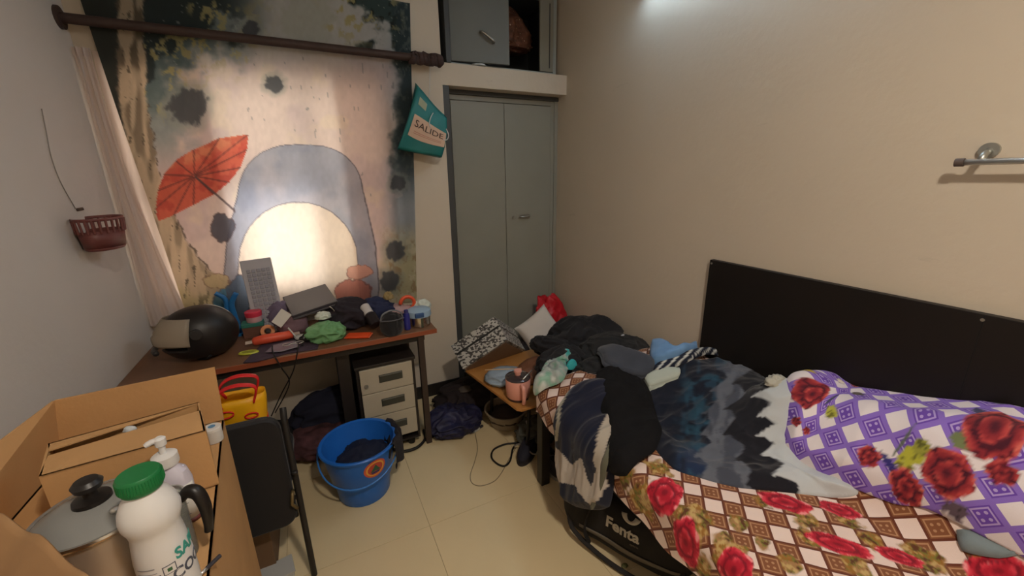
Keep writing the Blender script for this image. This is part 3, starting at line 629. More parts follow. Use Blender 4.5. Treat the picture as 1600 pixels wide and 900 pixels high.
# white tag and cord, purple cloth behind
qd = [at(440, 482, y=2.38), at(456, 492, y=2.37), at(439, 512, y=2.33), at(424, 503, y=2.34)]
tag(MB().slab(qd, (0, -1, .3), .002).build('paper_tag', mat('paper_white', (206, 200, 190), .8), bevel=.0005), 'small white paper tag leaning in front of the laptop', 'paper tag')
tag(lump('pouch', (-.16, 2.42, ZD + .06), (.075, .05, .065), mat('mauve_cloth', (122, 96, 104), .85), seed=21, sub=4, amp=.2, flat=.8), 'mauve fabric pouch below the dark laptop', 'pouch')
tag(lump('pouch', (-.215, 2.53, ZD + .08), (.075, .035, .085), mat('mauve_grey_cloth', (108, 96, 118), .85), seed=22, sub=4, amp=.15, flat=.8), 'purple-grey fabric pouch between keyboard and laptop', 'pouch')
t = thing('measuring_spoon', 'small white plastic scoop right of the orange-red packet', 'scoop', (-.13, 2.31, ZD + .002))
MB().lathe([(.004, 0), (.022, .003), (.03, .02)], seg=20).build('bowl', mat('plastic_white', (206, 204, 198), .4), t, smooth=True, solid=.002); MB().tube([(-.02, 0, .02), (-.05, .02, .07)], .004, 8).build('handle', MATS['plastic_white'], t, smooth=True)
# lime ring-shaped case
t = thing('lime_case', 'flat lime green oval case on the desk beside the helmet', 'case', (-.36, 2.235, ZD + .003), R(-12))
MB().lathe([(0, 0), (.036, 0), (.040, .004), (.036, .009), (.030, .009), (.029, .006), (0, .006)], seg=32, sx=1.15, sy=.62).build('shell', mat('lime', (186, 192, 62), .4), t, smooth='auto')
MB().lathe([(0, .0062), (.028, .0062), (.028, .008), (0, .008)], seg=32, sx=1.15, sy=.62).build('insert', mat('lime_dark', (146, 146, 40), .5), t, smooth='auto')
# purple desk mat pieces
def flatcloth(name, pts, z, m, amp=.006, th=.004, seed=0, res=.012):
    P = [Vector((p.x, p.y)) for p in pts]; xs = [p.x for p in P]; ys = [p.y for p in P]; V = list(P)
    rr = random.Random(seed); x = min(xs)
    while x < max(xs):
        y = min(ys)
        while y < max(ys): V.append(Vector((x + rr.uniform(-.3, .3) * res, y + rr.uniform(-.3, .3) * res))); y += res
        x += res
    v, e, f, *_ = delaunay_2d_cdt(V, [], [list(range(len(P)))], 1, 1e-5)
    mb = MB(); mb.v = [(p.x, p.y, z + th + amp * (mnoise.noise(Vector((p.x * 16, p.y * 16, seed))) + .5 * abs(mnoise.noise(Vector((p.x * 40, p.y * 30, seed)))))) for p in v]; mb.f = [tuple(q) for q in f]
    return mb.build(name, m, smooth=True, solid=th)
pc = mat('purple_dark_cloth', (66, 52, 66), .85)
P_ = [at(*q_, z=ZD) for q_ in ((380, 568), (408, 540), (470, 527), (500, 530), (496, 546), (450, 553), (400, 567))]
tag(flatcloth('desk_mat', P_, ZD, pc, seed=3), 'crumpled dark purple cloth along the desk front edge', 'cloth')
tag(flatcloth('bag_sheet', [at(*q_, z=ZD + .008) for q_ in ((414, 552), (428, 540), (462, 533), (468, 543), (440, 551))], ZD + .010, mat('clear_film_grey', (128, 122, 132), .25), amp=.004, th=.002, seed=5), 'thin grey plastic sleeve lying on the purple cloth', 'plastic sleeve')
t = thing('spectacles', 'pale wire-framed item on the grey sleeve at the desk front', 'glasses', (-.16, 2.20, ZD + .028))
for s in (-1, 1): MB().tube([(s * .028 + .02 * math.cos(R(k_)), .0 + .016 * math.sin(R(k_)), 0) for k_ in range(0, 361, 30)], .0018, 6).build('rim', MATS['silver_trim'], t, smooth=True)
MB().tube([(-.009, 0, 0), (.009, 0, 0)], .0018, 6).build('bridge', MATS['silver_trim'], t)
cabm = mat('cable_black', (24, 22, 22), .6)
def cable(label, pts, r, m=cabm, name='cable', cat='cable', n=8):
    return tag(MB().tube(curve_pts(pts, n), r, 8).build(name, m, smooth=True), label, cat)
cable('tangled black cable lying on the desk left of the green bag', [(-.10, 2.42, ZD + .02), (-.06, 2.33, ZD + .03), (-.13, 2.27, ZD + .025), (-.08, 2.22, ZD + .02), (-.04, 2.28, ZD + .02), (-.11, 2.30, ZD + .03), (-.12, 2.19, ZD + .012)], .0045)
cable('black cable dropping over the desk edge, left one', [at(425, 546, y=2.11) + Vector((0, .04, .005)), at(427, 552, y=2.105), at(440, 575, y=2.10), at(452, 600, y=2.15), at(430, 645, y=2.2)], .003)
cable('black cable dropping over the desk edge, right one', [at(466, 542, y=2.11) + Vector((0, .04, .005)), at(465, 548, y=2.10), at(458, 580, y=2.12), at(440, 615, y=2.2), at(424, 650, y=2.25)], .003)
# round badge decoration at the blue thing: blue clamp
p = at(355, 480, y=2.56)
t = thing('clamp', 'bright blue plastic clamp standing behind the helmet', 'clamp', (p.x, 2.56, ZD))
bm_ = mat('clamp_blue', (34, 108, 168), .4)
pp = [at(*q_, y=2.56) - Vector((p.x, 2.56, ZD)) for q_ in ((336, 458), (352, 468), (356, 490), (370, 505))]; MB().tube(curve_pts(pp), [.012] * 25, 10).build('jaw', bm_, t, smooth=True)
pp = [at(*q_, y=2.56) - Vector((p.x, 2.56, ZD)) for q_ in ((369, 458), (362, 474), (366, 492), (372, 506))]; MB().tube(curve_pts(pp), [.014] * 25, 10).build('jaw', bm_, t, smooth=True)
MB().lathe([(0, 0), (.03, 0), (.03, .012), (0, .012)], (pp[-1].x, 0, 0), 18).build('foot', bm_, t, smooth='auto')
MB().tube([(pp[-1].x, 0, .01), pp[-1]], .012, 10).build('stem', bm_, t, smooth=True)

# ============================================================ FLOOR LEFT/MIDDLE: bag, chair, bucket
t = thing('folding_chair', 'black metal chair with padded black backrest turned to the desk', 'chair', (-.42, 1.52, 0))
pad = mat('black_pad', (22, 23, 28), .7, sheen=.1)
def rp(x0, x1, z0, z1, r, y0, y1, n=6):
    pts = []
    for cx, cz, a0_ in ((x1 - r, z1 - r, 0), (x0 + r, z1 - r, 90), (x0 + r, z0 + r, 180), (x1 - r, z0 + r, 270)):
        for k in range(n + 1): a_ = R(a0_ + 90 * k / n); pts.append((cx + r * math.cos(a_), cz + r * math.sin(a_)))
    m = MB(); k = len(pts); m.add([(x, y0, z) for x, z in pts] + [(x, y1, z) for x, z in pts], [tuple(range(k)), tuple(range(2 * k - 1, k - 1, -1))] + [(i, i + k, (i + 1) % k + k, (i + 1) % k) for i in range(k)]); return m
rp(-.215, .222, .285, .762, .055, -.005, .03).build('backrest', pad, t, smooth='auto', bevel=.008)
for s, x in ((-1, -.235), (1, .238)):
    MB().tube([(x, .004, 0), (x, .004, .74), (x, .03, .775)], .0115, 10).build('rear_leg', blk, t, smooth='auto')
    MB().tube([(x * .7, .38, 0), (x * .7, .34, .43)], .0115, 10).build('front_leg', blk, t, smooth='auto')
MB().tube([(-.235, .004, .40), (.238, .004, .40)], .009, 10).build('crossbar', blk, t, smooth=True)
rp(-.22, .22, -.19, .19, .05, 0, .035)
m_ = rp(-.22, .22, .035, .40, .05, 0, .035); m_.v = [(x, z, .425 + y) for x, y, z in m_.v]; m_.build('seat', pad, t, smooth='auto', bevel=.008)
MB().tube([(.222, -.004, .44), (.222, -.03, .445), (.214, -.03, .40), (.226, -.01, .36)], .006, 8).build('hinge_bracket', mat('bracket_gold', (120, 104, 70), .5, .5), t, smooth=True)
MB().tube([(.23, -.012, .52), (.25, -.016, .52)], .008, 8).build('bolt', blk, t, smooth=True)
# yellow carrier bag with red handles on the seat
t = thing('carrier_bag', 'yellow and red carrier bag with red handles standing on the chair seat', 'bag', (-.36, 1.80, .462))
yl = mat('bag_yellow', (238, 176, 20), .45, var=.06, vs=8, bump=.3, bs=18); rd = mat('bag_red', (214, 34, 36), .45, bump=.3, bs=20)
def ybag(z0, z1, m, name, o=0):
    def fn(u, v):
        z = z0 + (z1 - z0) * v; a_ = 2 * PI * u; k = 1 - .12 * (z / .28); return (.095 * math.copysign(abs(math.cos(a_)) ** .6, math.cos(a_)) * (1 + .05 * math.sin(z * 30)) + o * math.cos(a_), (.055 * k + .006 * math.sin(a_ * 3 + z * 25)) * math.copysign(abs(math.sin(a_)) ** .7, math.sin(a_)) + o * math.sin(a_), z)
    return MB().grid(48, 10, fn).build(name, m, t, smooth=True, solid=.0015)
ybag(0, .285, yl, 'body'); ybag(.0, .17, rd, 'red_band', .0015)
for y in (-.045, .045):
    pts = curve_pts([(-.045, y, .262), (-.06, y - .005, .31), (-.025, y - .012, .345), (.03, y - .012, .35), (.075, y - .005, .325), (.06, y, .262)])
    MB().tube(pts, .013, 8, flat=.35).build('handle', rd, t, smooth=True)
for k, (cx, cz, s) in enumerate(((-.04, .235, 1), (.045, .21, .8))):
    MB().tube([(cx + .028 * s * math.cos(R(a_)), -.058, cz + .014 * s * math.sin(R(a_))) for a_ in range(0, 361, 24)], .003, 6).build('red_print', rd, t, smooth=True)
# maroon floral bag and dark box on the floor beyond
t = thing('floor_bag', 'maroon and dark patterned cloth bag on the floor under the desk', 'bag', (-.10, 2.38, .09))
lump('body', (0, 0, 0), (.20, .17, .09), mat('maroon_print', (84, 52, 56), .9, var=.6, vs=16), t, seed=9, amp=.12, flat=.8)
tag(lump('cloth', (-.02, 2.50, .16), (.24, .13, .16), mat('navy_dark_cloth', (26, 28, 46), .9), seed=19, amp=.18, flat=.95), 'dark navy cloth bundle at the wall under the desk', 'cloth')
tag(lump('cloth', (-.46, 2.42, .12), (.20, .17, .12), mat('near_black_cloth', (24, 22, 24), .9), seed=23, amp=.15, flat=.95), 'black cloth bundle on the floor under the left half of the desk', 'cloth')
t = thing('carton', 'brown cardboard carton lying on the floor under the chair', 'box', (-.42, 1.78, 0))
MB().box(-.12, .10, -.16, .18, 0, .20).build('body', mat('brown_carton', (112, 86, 62), .8), t, bevel=.003); MB().box(-.115, .095, -.02, .04, .2, .2015).build('tape', mat('parcel_tape', (150, 120, 80), .35), t)
t = thing('food_box', 'clear grey plastic food box on the floor at the bottom edge', 'box', tuple(at(432, 893, z=0.03)), R(10))
gp = mat('clear_grey_plastic', (176, 176, 172), .25); MB().box(-.06, .06, -.045, .045, -.03, .0).build('tray', gp, t, bevel=.008); MB().box(-.064, .064, -.049, .049, .0, .006).build('lid', gp, t, bevel=.003)

# bucket
t = thing('bucket', 'blue plastic bucket with round sticker standing on the tiles', 'bucket', (.07, 1.925, 0))
bp = mat('bucket_blue', (34, 104, 196), .35)
prof = [(0, .004), (.115, .004), (.122, 0), (.128, .01), (.137, .115), (.149, .118), (.149, .135), (.152, .14), (.176, .29), (.188, .292), (.190, .302), (.186, .307), (.172, .303), (.150, .15), (.134, .13), (.118, .014), (0, .012)]
MB().lathe(prof, seg=64).build('body', bp, t, smooth='auto')
for a_ in (R(165), R(-15)): MB().cbox((.185 * math.cos(a_), .185 * math.sin(a_), .275), (.03, .03, .03)).build('handle_lug', bp, t, bevel=.006)
hp_ = []
for k in range(25):
    a_ = PI * k / 24; c = R(165); d = Vector((math.cos(c), math.sin(c), 0)); n_ = Vector((math.sin(c), -math.cos(c), 0))
    if n_.y > 0: n_ = -n_
    hp_.append(d * .197 * math.cos(a_) + n_ * (.185 * math.sin(a_)) + Vector((0, 0, .275 - .115 * math.sin(a_))))
MB().tube(hp_, .0042, 8).build('handle', mat('bucket_handle', (60, 124, 204), .35), t, smooth=True)
# sticker wrapped on the front
def st_fn(cr_, cz_, rr, o):
    def fn(u, v):
        a_ = 2 * PI * u; lz = .23 + rr * v * math.sin(a_) * .9; ra = .152 + (lz - .14) * .16 + o; th = R(-72) + rr * v * math.cos(a_) / ra
        return (ra * math.cos(th), ra * math.sin(th), lz)
    return fn
for rr, c_, nm, o in ((.056, (206, 92, 60), 'sticker', .0022), (.046, (226, 168, 70), 'sticker_ring', .0030), (.038, (184, 70, 56), 'sticker_field', .0037)):
    MB().grid(40, 6, st_fn(0, 0, rr, o)).build(nm, mat(nm, c_, .5), t, smooth=True)
def tri(pts, nm, c_, o):
    mb = MB(); vs = []
    for x, z in pts: ra = .152 + (.23 + z - .14) * .16 + o; th = R(-72) + x / ra; vs.append((ra * math.cos(th), ra * math.sin(th), .23 + z))
    mb.add(vs, [tuple(range(len(vs)))]); mb.build(nm, mat(nm, c_, .5), t, solid=.0004)
tri(((-.026, -.014), (-.012, .006), (0, .026), (.012, .006), (.026, -.014)), 'sticker_tree', (48, 96, 66), .0055)
tri(((-.018, -.026), (.018, -.026), (.022, -.016), (-.022, -.016)), 'sticker_base', (40, 60, 110), .0055)
# cloth in and over the bucket
tag(lump('cloth', (.085, 1.93, .185), (.118, .12, .06), mat('navy_wet_cloth', (22, 28, 52), .8), seed=27, amp=.25, flat=.9), 'dark navy wet cloth inside the blue bucket', 'cloth')
def overrim(u, v):
    th = R(-42 + 74 * u) ; s = v
    prof_ = [(.150, .20), (.168, .27), (.178, .312), (.192, .322), (.204, .30), (.206, .24), (.204, .19), (.200, .17 + .025 * math.sin(u * 9))]
    f_ = s * 7; i = min(int(f_), 6); k = f_ - i; r_ = prof_[i][0] * (1 - k) + prof_[i + 1][0] * k; z_ = prof_[i][1] * (1 - k) + prof_[i + 1][1] * k
    r_ += .010 * math.sin(u * 22 + v * 3) * (.3 + v) * .7 + .004; z_ += .02 * math.sin(u * PI) * (1 if v > .8 else 0) * -1
    return (.07 + r_ * math.cos(th), 1.925 + r_ * math.sin(th), z_)
tag(MB().grid(48, 40, overrim).build('cloth', mat('charcoal_cloth', (38, 36, 42), .9), smooth=True, solid=.004), 'charcoal cloth draped over the right rim of the blue bucket', 'cloth')

# black tub/cable coil right of the bucket
cable('thick black cable curled at the foot of the drawer pedestal', [at(*q_, z=.012) for q_ in ((640, 672), (612, 678), (606, 694), (625, 705), (650, 700), (664, 686), (662, 672))], .009)
# ============================================================ CARTON IN THE FOREGROUND
ZB = .86
cbm = mat('cardboard', (194, 150, 100), .8, var=.08, vs=6, bump=.08, bs=80); cbi = mat('cardboard_edge', (186, 146, 100), .85)
A_ = Vector((-.327, 1.40, 0)); B_ = Vector((-.240, .56, 0)); D_ = Vector((-.69, 1.375, 0)); E_ = Vector((-.70, .56, 0))
t = thing('cardboard_carton', 'large brown cardboard carton with raised flaps standing at the lower left', 'box', (-.48, 1.0, 0))
def up(p, z): return Vector((p.x, p.y, z))
th = .005
def wallq(a, c, z0, z1, nrm, name, la=0, lc=0, z1b=None):
    q = [up(a, z0), up(c, z0), up(c, z1b or z1), up(a, z1)]
    return MB().slab(q, nrm, th).build(name, cbm, t, world=True)
wallq(A_, B_, 0, ZB, (1, .1, 0), 'side_wall'); wallq(D_, A_, 0, ZB, (0, 1, 0), 'back_wall'); wallq(E_, D_, 0, ZB, (-1, 0, 0), 'side_wall'); wallq(B_, E_, 0, ZB, (0, -1, 0), 'front_wall')
MB().slab([up(A_, ZB), up(D_, ZB), up(E_, ZB), up(B_, ZB)], (0, 0, 1), .006).build('top_panel', cbm, t, world=True)
# flaps
kR, kL = at(335, 574, y=1.41), at(85, 626, y=1.385)
MB().slab([A_ + Vector((0, 0, ZB)), D_ + Vector((0, 0, ZB)), kL, kR], (0, -1, 0), .005).build('flap', cbm, t, world=True)
fl0 = at(0, 690, z=1.03); fl1 = at(-60, 745, z=1.03)
MB().slab([D_ + Vector((0, 0, ZB)), up(E_, ZB), up(fl1, 1.03), up(fl0, 1.03), kL], (1, 0, 0), .005).build('flap', cbm, t, world=True)
# bent front-left flap curling at the lower corner
g = [at(-10, 800, z=1.06), at(60, 838, z=1.045), at(138, 905, z=1.03)]
def ff(u, v):
    p = g[0].lerp(g[1], u * 2) if u < .5 else g[1].lerp(g[2], u * 2 - 1)
    return Vector((p.x - .02 * v, p.y - .10 * v, p.z - .17 * v + .018 * math.sin(v * PI) + .006 * math.sin(u * 14 + v * 5)))
MB().grid(20, 10, ff).build('bent_flap', mat('kraft_paper', (158, 122, 84), .75, var=.1, vs=9), t, smooth=True, world=True, solid=.003)
# small carton lying on top with a slit between its flaps
ybf = at(335, 760, z=ZB).y; zt = 1.016
I0 = at(335, 760, z=ZB + .001); I0.x -= .004; Fl = at(60, 745, z=zt); Fr = at(321, 673, z=zt); Br = at(311, 628, z=zt + .0); Bl = at(75, 693, z=zt)
t = thing('small_carton', 'smaller open-topped cardboard box lying on the large carton', 'box', ((Fl + Br) / 2).to_tuple()[:2] + (ZB,))
dv = (Fl - Fr).normalized(); 
def ic(name, q, nrm, tk=.004, m=cbm): return MB().slab(q, nrm, tk).build(name, m, t, world=True)
def dn(p): return Vector((p.x, p.y, ZB + .003))
ic('front_wall', [Fl, Fr, dn(Fr), dn(Fl)], (0, -1, 0)); ic('side_wall', [Fr, Br, dn(Br), dn(Fr)], (1, 0, 0)); ic('back_wall', [Bl, Br, dn(Br), dn(Bl)], (0, 1, 0)); ic('side_wall', [Fl, Bl, dn(Bl), dn(Fl)], (-1, 0, 0))
ic('base', [dn(Fl), dn(Fr), dn(Br), dn(Bl)], (0, 0, -1), .003)
s0 = at(75, 712, z=zt); s1 = at(313, 641, z=zt)
ic('front_flap', [Fl, Fr, s1, s0], (0, 0, 1), .003); b0 = at(80, 699, z=zt); b1 = at(311, 629, z=zt); ic('back_flap', [Bl + Vector((0, .0, 0)), Br + Vector((0, 0, 0)), b1, at(76, 704, z=zt)], (0, 0, 1), .003)
tag(lump('crumpled_plastic', at(203, 672, z=zt - .01), (.012, .008, .010), mat('clear_scrap', (190, 196, 200), .3), seed=3, sub=3, amp=.3), 'scrap of clear plastic poking out of the small carton slit', 'plastic scrap')
# white jar at the corner
t = thing('jar', 'small white jar with blue print in the back corner of the carton top', 'jar', tuple(at(336, 688, z=ZB + .002)))
MB().lathe([(0, 0), (.021, 0), (.022, .003), (.022, .034), (.019, .036), (0, .036)], seg=28).build('body', mat('jar_white', (206, 204, 200), .4), t, smooth='auto')
MB().lathe([(.0, .036), (.0225, .036), (.0225, .044), (.020, .046), (0, .046)], seg=28).build('lid', mat('jar_lid', (218, 216, 212), .4), t, smooth='auto')
MB().lathe([(.009, .0465), (.009, .0468), (0, .0468)], seg=16).build('blue_print', mat('print_blue', (90, 140, 178), .5), t)
# steel pot with glass lid
t = thing('steel_pot', 'steel cooking pot with glass lid and black knob on the carton', 'pot', (-.428, .893, ZB + .003))
t.scale = (.93, .93, 1)
MB().lathe([(0, 0), (.082, 0), (.088, .006), (.092, .125), (.096, .128), (.094, .130), (.088, .126), (.085, .008), (0, .004)], seg=56).build('body', mat('pot_steel', (206, 204, 198), .42, .85, var=.05, vs=6), t, smooth='auto')
MB().lathe([(.094, .131), (.100, .131), (.101, .135), (.099, .139), (.093, .138)], seg=56).build('lid_rim', mat('lid_rim_steel', (205, 202, 196), .2, 1), t, smooth='auto')
MB().lathe([(.094, .137), (.08, .146), (.055, .156), (.03, .161), (0, .162)], seg=48).build('lid_glass', thinglass('lid_glass', (200, 200, 198), .55, .16, (176, 176, 172)), t, smooth=True)
MB().lathe([(.0, .160), (.030, .161), (.029, .168), (.012, .172), (.011, .184), (.021, .188), (.024, .198), (.018, .205), (0, .206)], seg=28).build('knob', mat('bakelite', (28, 24, 22), .4), t, smooth='auto')
MB().lathe([(0, .150), (.005, .150), (.007, .158), (0, .160)], (.045, -.045, 0), 14).build('steam_vent', MATS['chrome'], t, smooth=True)
for s in (-1, 1): MB().tube(curve_pts([(s * .09, -.03, .10), (s * .118, -.026, .104), (s * .118, .026, .104), (s * .09, .03, .10)]), .006, 8).build('handle', MATS['bakelite'], t, smooth=True)
# white bottle with green cap
t = thing('milk_bottle', 'white plastic bottle with green screw cap in the lower left foreground', 'bottle', (-.312, .780, ZB + .002))
t.scale = (.92, .92, 1.0)
wp = mat('bottle_white', (216, 214, 212), .32, spec=.5)
BP = [(0, .0), (.040, 0), (.046, .006), (.0465, .03), (.0455, .10), (.0425, .128), (.040, .148), (.0425, .160), (.0475, .172), (.0485, .184), (.046, .198), (.038, .214), (.029, .226), (.027, .232), (.027, .242), (0, .242)]
BP = [(r * .94, z) for r, z in BP]
MB().lathe(BP, seg=56).build('body', wp, t, smooth='auto')
cp = MB(); cp.lathe([(0, .262), (.030, .262), (.0325, .259), (.0335, .238), (.0325, .236), (0, .236)], seg=48); cp.build('cap', mat('cap_green', (26, 112, 60), .4), t, smooth='auto')
rb = MB()
for k in range(48):
    a_ = 2 * PI * k / 48; rb.tube([(.0334 * math.cos(a_), .0334 * math.sin(a_), .239), (.0330 * math.cos(a_), .0330 * math.sin(a_), .257)], .0009, 4)
stuff(rb.build('cap_ribs', MATS['cap_green'], t))
MB().lathe([(.030, .231), (.031, .2335), (.030, .236)], seg=48).build('neck_ring', mat('neck_green', (40, 120, 74), .4), t, smooth='auto')
tealink = mat('print_teal', (58, 150, 138), .5); dkink = mat('print_dark', (74, 78, 92), .5); navyink = mat('print_navy', (52, 48, 78), .5)
def onb(body, size, ang, z, m, sx=1, tilt=0, bold=0):
    mx = rotz(R(ang)) @ Matrix.Translation((0, 0, z)) @ Matrix(((0, 0, 1, 0), (1, 0, 0, 0), (0, 1, 0, 0), (0, 0, 0, 1))) @ Matrix.Translation((0, 0, .0432)) @ Matrix.Identity(4)
    return text('lettering', body, size, mx, m, t, bend=.0432, sx=sx, ext=.0005, bold=bold)
onb('SAFE', .030, -12, .103, tealink, .9, bold=.0008); onb('COCO', .030, -10, .066, dkink, .9, bold=.0008)
onb('2', .0, 0, .06, dkink) if False else None
def patch(name, ang, w_, z0, z1, m, o=.0006):
    def fn(u, v):
        a_ = R(ang) + (u - .5) * w_ / .0432; z = z0 + (z1 - z0) * v; r_ = np.interp(z, [p_[1] for p_ in BP[1:-1]], [p_[0] for p_ in BP[1:-1]]) + o
        return (r_ * math.cos(a_), r_ * math.sin(a_), z)
    return MB().grid(10, 3, fn).build(name, m, t, smooth=True)
patch('mark_frame', -66, .020, .076, .094, dkink, .0005); patch('mark_field', -66, .017, .0775, .0925, wp, .0009)
patch('mark_dot', -66, .007, .0815, .0885, mat('mark_green', (60, 100, 70), .5), .0013)
patch('print_bar', -108, .036, .077, .082, navyink, .0006); patch('print_bar', -112, .030, .096, .0985, mat('print_grey', (150, 150, 156), .5), .0006); patch('print_bar', -112, .034, .087, .0885, MATS['print_grey'], .0006)
# pump bottle
t = thing('pump_bottle', 'white pump bottle with label standing behind the green-capped bottle', 'bottle', (-.345, .985, ZB + .002), R(-25))
MB().lathe([(0, 0), (.030, 0), (.034, .005), (.035, .10), (.030, .125), (.019, .135), (.017, .142), (0, .142)], seg=36, sx=1.15, sy=.8).build('body', mat('lilac_white', (200, 194, 206), .4), t, smooth='auto')
MB().lathe([(.0, .142), (.022, .142), (.023, .146), (.0225, .165), (.016, .170), (0, .170)], seg=30).build('collar', wp, t, smooth='auto')
MB().lathe([(.006, .168), (.006, .186), (.010, .190), (.0105, .205), (.006, .209), (0, .209)], seg=20).build('pump_stem', wp, t, smooth='auto')
MB().tube(curve_pts([(0, 0, .202), (-.010, -.008, .203), (-.018, -.016, .199)]), [.007] * 14 + [.006] * 3, 10, flat=.8).build('spout', wp, t, smooth=True)
def lab(u, v):
    a_ = R(-118) + R(125) * u; return (.0363 * 1.15 * math.cos(a_), .0363 * .8 * math.sin(a_), .012 + .085 * v)
MB().grid(20, 2, lab).build('label', mat('label_white', (214, 212, 206), .6), t, smooth=True, solid=.0004)
for k in range(7):
    MB().grid(10, 1, lambda u, v: (lambda p_: (p_[0] * 1.012, p_[1] * 1.012, p_[2]))(lab(.28 + (.42 - .05 * (k % 3)) * u, .14 + k * .11 + .018 * v))).build('print_line', dkink, t)
MB().lathe([(.0355, .0), (.0358, .0), (.0358, .010), (.0355, .010)], seg=36, sx=1.15, sy=.8).build('base_band', mat('band_maroon', (96, 44, 44), .5), t, smooth=True)
# glass coffee mug/jug with black handle
t = thing('coffee_jug', 'small glass jug with steel rim and black curved handle on the carton', 'jug', (-.322, .866, ZB + .002))
t.scale = (.76, .76, 1.12)
MB().lathe([(0, 0), (.036, 0), (.039, .004), (.039, .120), (.040, .124)], seg=40).build('glass_body', thinglass('jug_glass', (225, 225, 222), .2, .04), t, smooth='auto', solid=.002)
MB().lathe([(.038, .122), (.0415, .122), (.0415, .130), (.038, .130), (.038, .122)], seg=40).build('rim', MATS['chrome'], t, smooth='auto')
MB().lathe([(.0, .095), (.018, .096), (.022, .104), (.012, .110), (0, .112)], seg=24).build('copper_filter', mat('copper', (190, 120, 92), .35, .8), t, smooth='auto')
hh = curve_pts([(.036, -.006, .120), (.054, -.014, .133), (.074, -.022, .128), (.083, -.028, .105), (.083, -.030, .075), (.079, -.030, .052)])
MB().tube(hh, [.012 + .005 * math.sin(PI * min(1, i / (len(hh) - 1) * 1.1)) for i in range(len(hh))], 14, flat=.75).build('handle', MATS['bakelite'], t, smooth=True)
# pen
a_, c_ = at(318, 893, z=ZB + .008), at(344, 868, z=ZB + .008)
t = thing('pen', 'silver and black pen lying on the carton beside the bottle', 'pen', tuple(a_))
e_ = (c_ - a_); MB().tube([Vector((0, 0, 0)) - e_ * .25, e_ * .18], .0035, 10).build('grip', MATS['chrome'], t, smooth=True); MB().tube([e_ * .18, e_], .0042, 10).build('barrel', mat('pen_dark', (52, 50, 56), .35), t, smooth='auto')
# hex: stand of the carton is the floor itself

# ============================================================ BED
t = thing('bed', 'single bed with dark steel frame and mattress along the right wall', 'bed', (1.35, .55, 0))
bfm = mat('bed_frame_dark', (40, 37, 36), .45)
bx0, bx1, by0, by1 = .905 - 1.35, 1.765 - 1.35, -.43 - .55, 1.555 - .55
for y in (by0, by1 - .05):
    for x in (bx0, bx1 - .05): MB().box(x, x + .05, y, y + .05, 0, .46).build('leg', bfm, t, bevel=.003)
MB().box(bx0, bx0 + .03, by0 + .05, by1 - .05, .40, .46).box(bx1 - .03, bx1, by0 + .05, by1 - .05, .40, .46).build('side_rail', bfm, t, bevel=.003)
MB().box(bx0 + .05, bx1 - .05, by1 - .03, by1, .40, .46).build('end_rail', mat('rail_grey', (88, 84, 80), .5), t, bevel=.003); MB().box(bx0 + .05, bx1 - .05, by0, by0 + .03, .40, .46).build('end_rail', bfm, t)
MB().box(bx0 + .01, bx1, by0 + .01, by1 - .01, .44, .46).build('deck', mat('plywood', (140, 105, 70), .7), t)
MB().box(bx0 + .012, bx1, by0 + .01, by1 - .015, .46, .548).build('mattress', mat('mattress_ticking', (170, 140, 120), .9), t, bevel=.03, bseg=3)
t = thing('headboard', 'wide black wooden panel fixed to the right wall behind the bed', 'headboard', (XR - .018, .38, .80))
MB().box(-.012, .017, -.95, .943, -.36, .362).build('panel', mat('black_veneer', (27, 23, 21), .5, var=.15, vs=3, spec=.35), t, bevel=.002)
MB().box(-.0135, -.0115, -.004, -.001, -.36, .36).build('joint', mat('joint_dark', (14, 12, 12), .8), t)
for y in (.93, .0, -.9): MB().tube([(-.0125, y, .345), (-.015, y, .345)], .005, 10).build('screw', MATS['satin_steel'], t)

# draped surface over the bed: s runs across the bed (0 at the edge, negative hanging down), y along it
ZT = .56
def H(x, y):
    G = lambda cx, cy, sx, sy: np.exp(-((x - cx) / sx) ** 2 - ((y - cy) / sy) ** 2)
    h = ZT - .05 * sst(y, 1.5, 1.62) + 0 * x
    h = h + .10 * G(1.45, 1.85, .34, .34) + .07 * G(1.12, 1.36, .22, .20) + .04 * G(1.6, 1.5, .2, .2)
    h = h + (.085 * sst(x, 1.15, 1.6) + .03 * np.sin(x * 9) * sst(x, 1.0, 1.2)) * sst(y, .60, .85) * sst(y, 1.55, 1.3)
    h = h + sst(x, 1.38, 1.62) * sst(y, .90, .72) * (.16 + .15 * sst(y, .75, .15))
    return h
Ra = .042
def S(s, y, off=0):
    s = np.asarray(s, float); y = np.asarray(y, float); a = Ra * PI / 4
    th_ = np.clip((a - s) / Ra, 0, PI / 2)      # 0 flat .. pi/2 vertical
    x = np.where(s > a, .90 + Ra + (s - a), .90 + Ra - Ra * np.sin(th_)); drop = np.where(s > a, 0, Ra * (1 - np.cos(th_)) + np.where(s < -a, -a - s, 0))
    top_ = H(np.maximum(x, .9), y); k = sst(s, -.02, .14); z = (ZT - .05 * sst(y, 1.5, 1.62)) * (1 - k) + top_ * k - drop
    # keep hanging length, pull slightly outward
    x = x - .03 * sst(-s, .02, .4)
    nx = -np.sin(th_); nz = np.cos(th_)
    e = 1e-3; gx = (H(x + e, y) - H(x - e, y)) / (2 * e) * k; gy = (H(x, y + e) - H(x, y - e)) / (2 * e) * k
    n = np.stack([nx - gx * nz, -gy * nz, nz], -1); n = n / np.linalg.norm(n, axis=-1, keepdims=True)
    return np.stack([x, y, z], -1) + n * np.asarray(off)[..., None]
sg = np.arange(-.52, .90, .008); yg = np.arange(-.45, 2.35, .008)
SG, YG = np.meshgrid(sg, yg, indexing='ij'); PG = S(SG, YG); PX, PY, PD = proj(PG); PX[PD < .1] = 1e6
ok_ = PD > .1
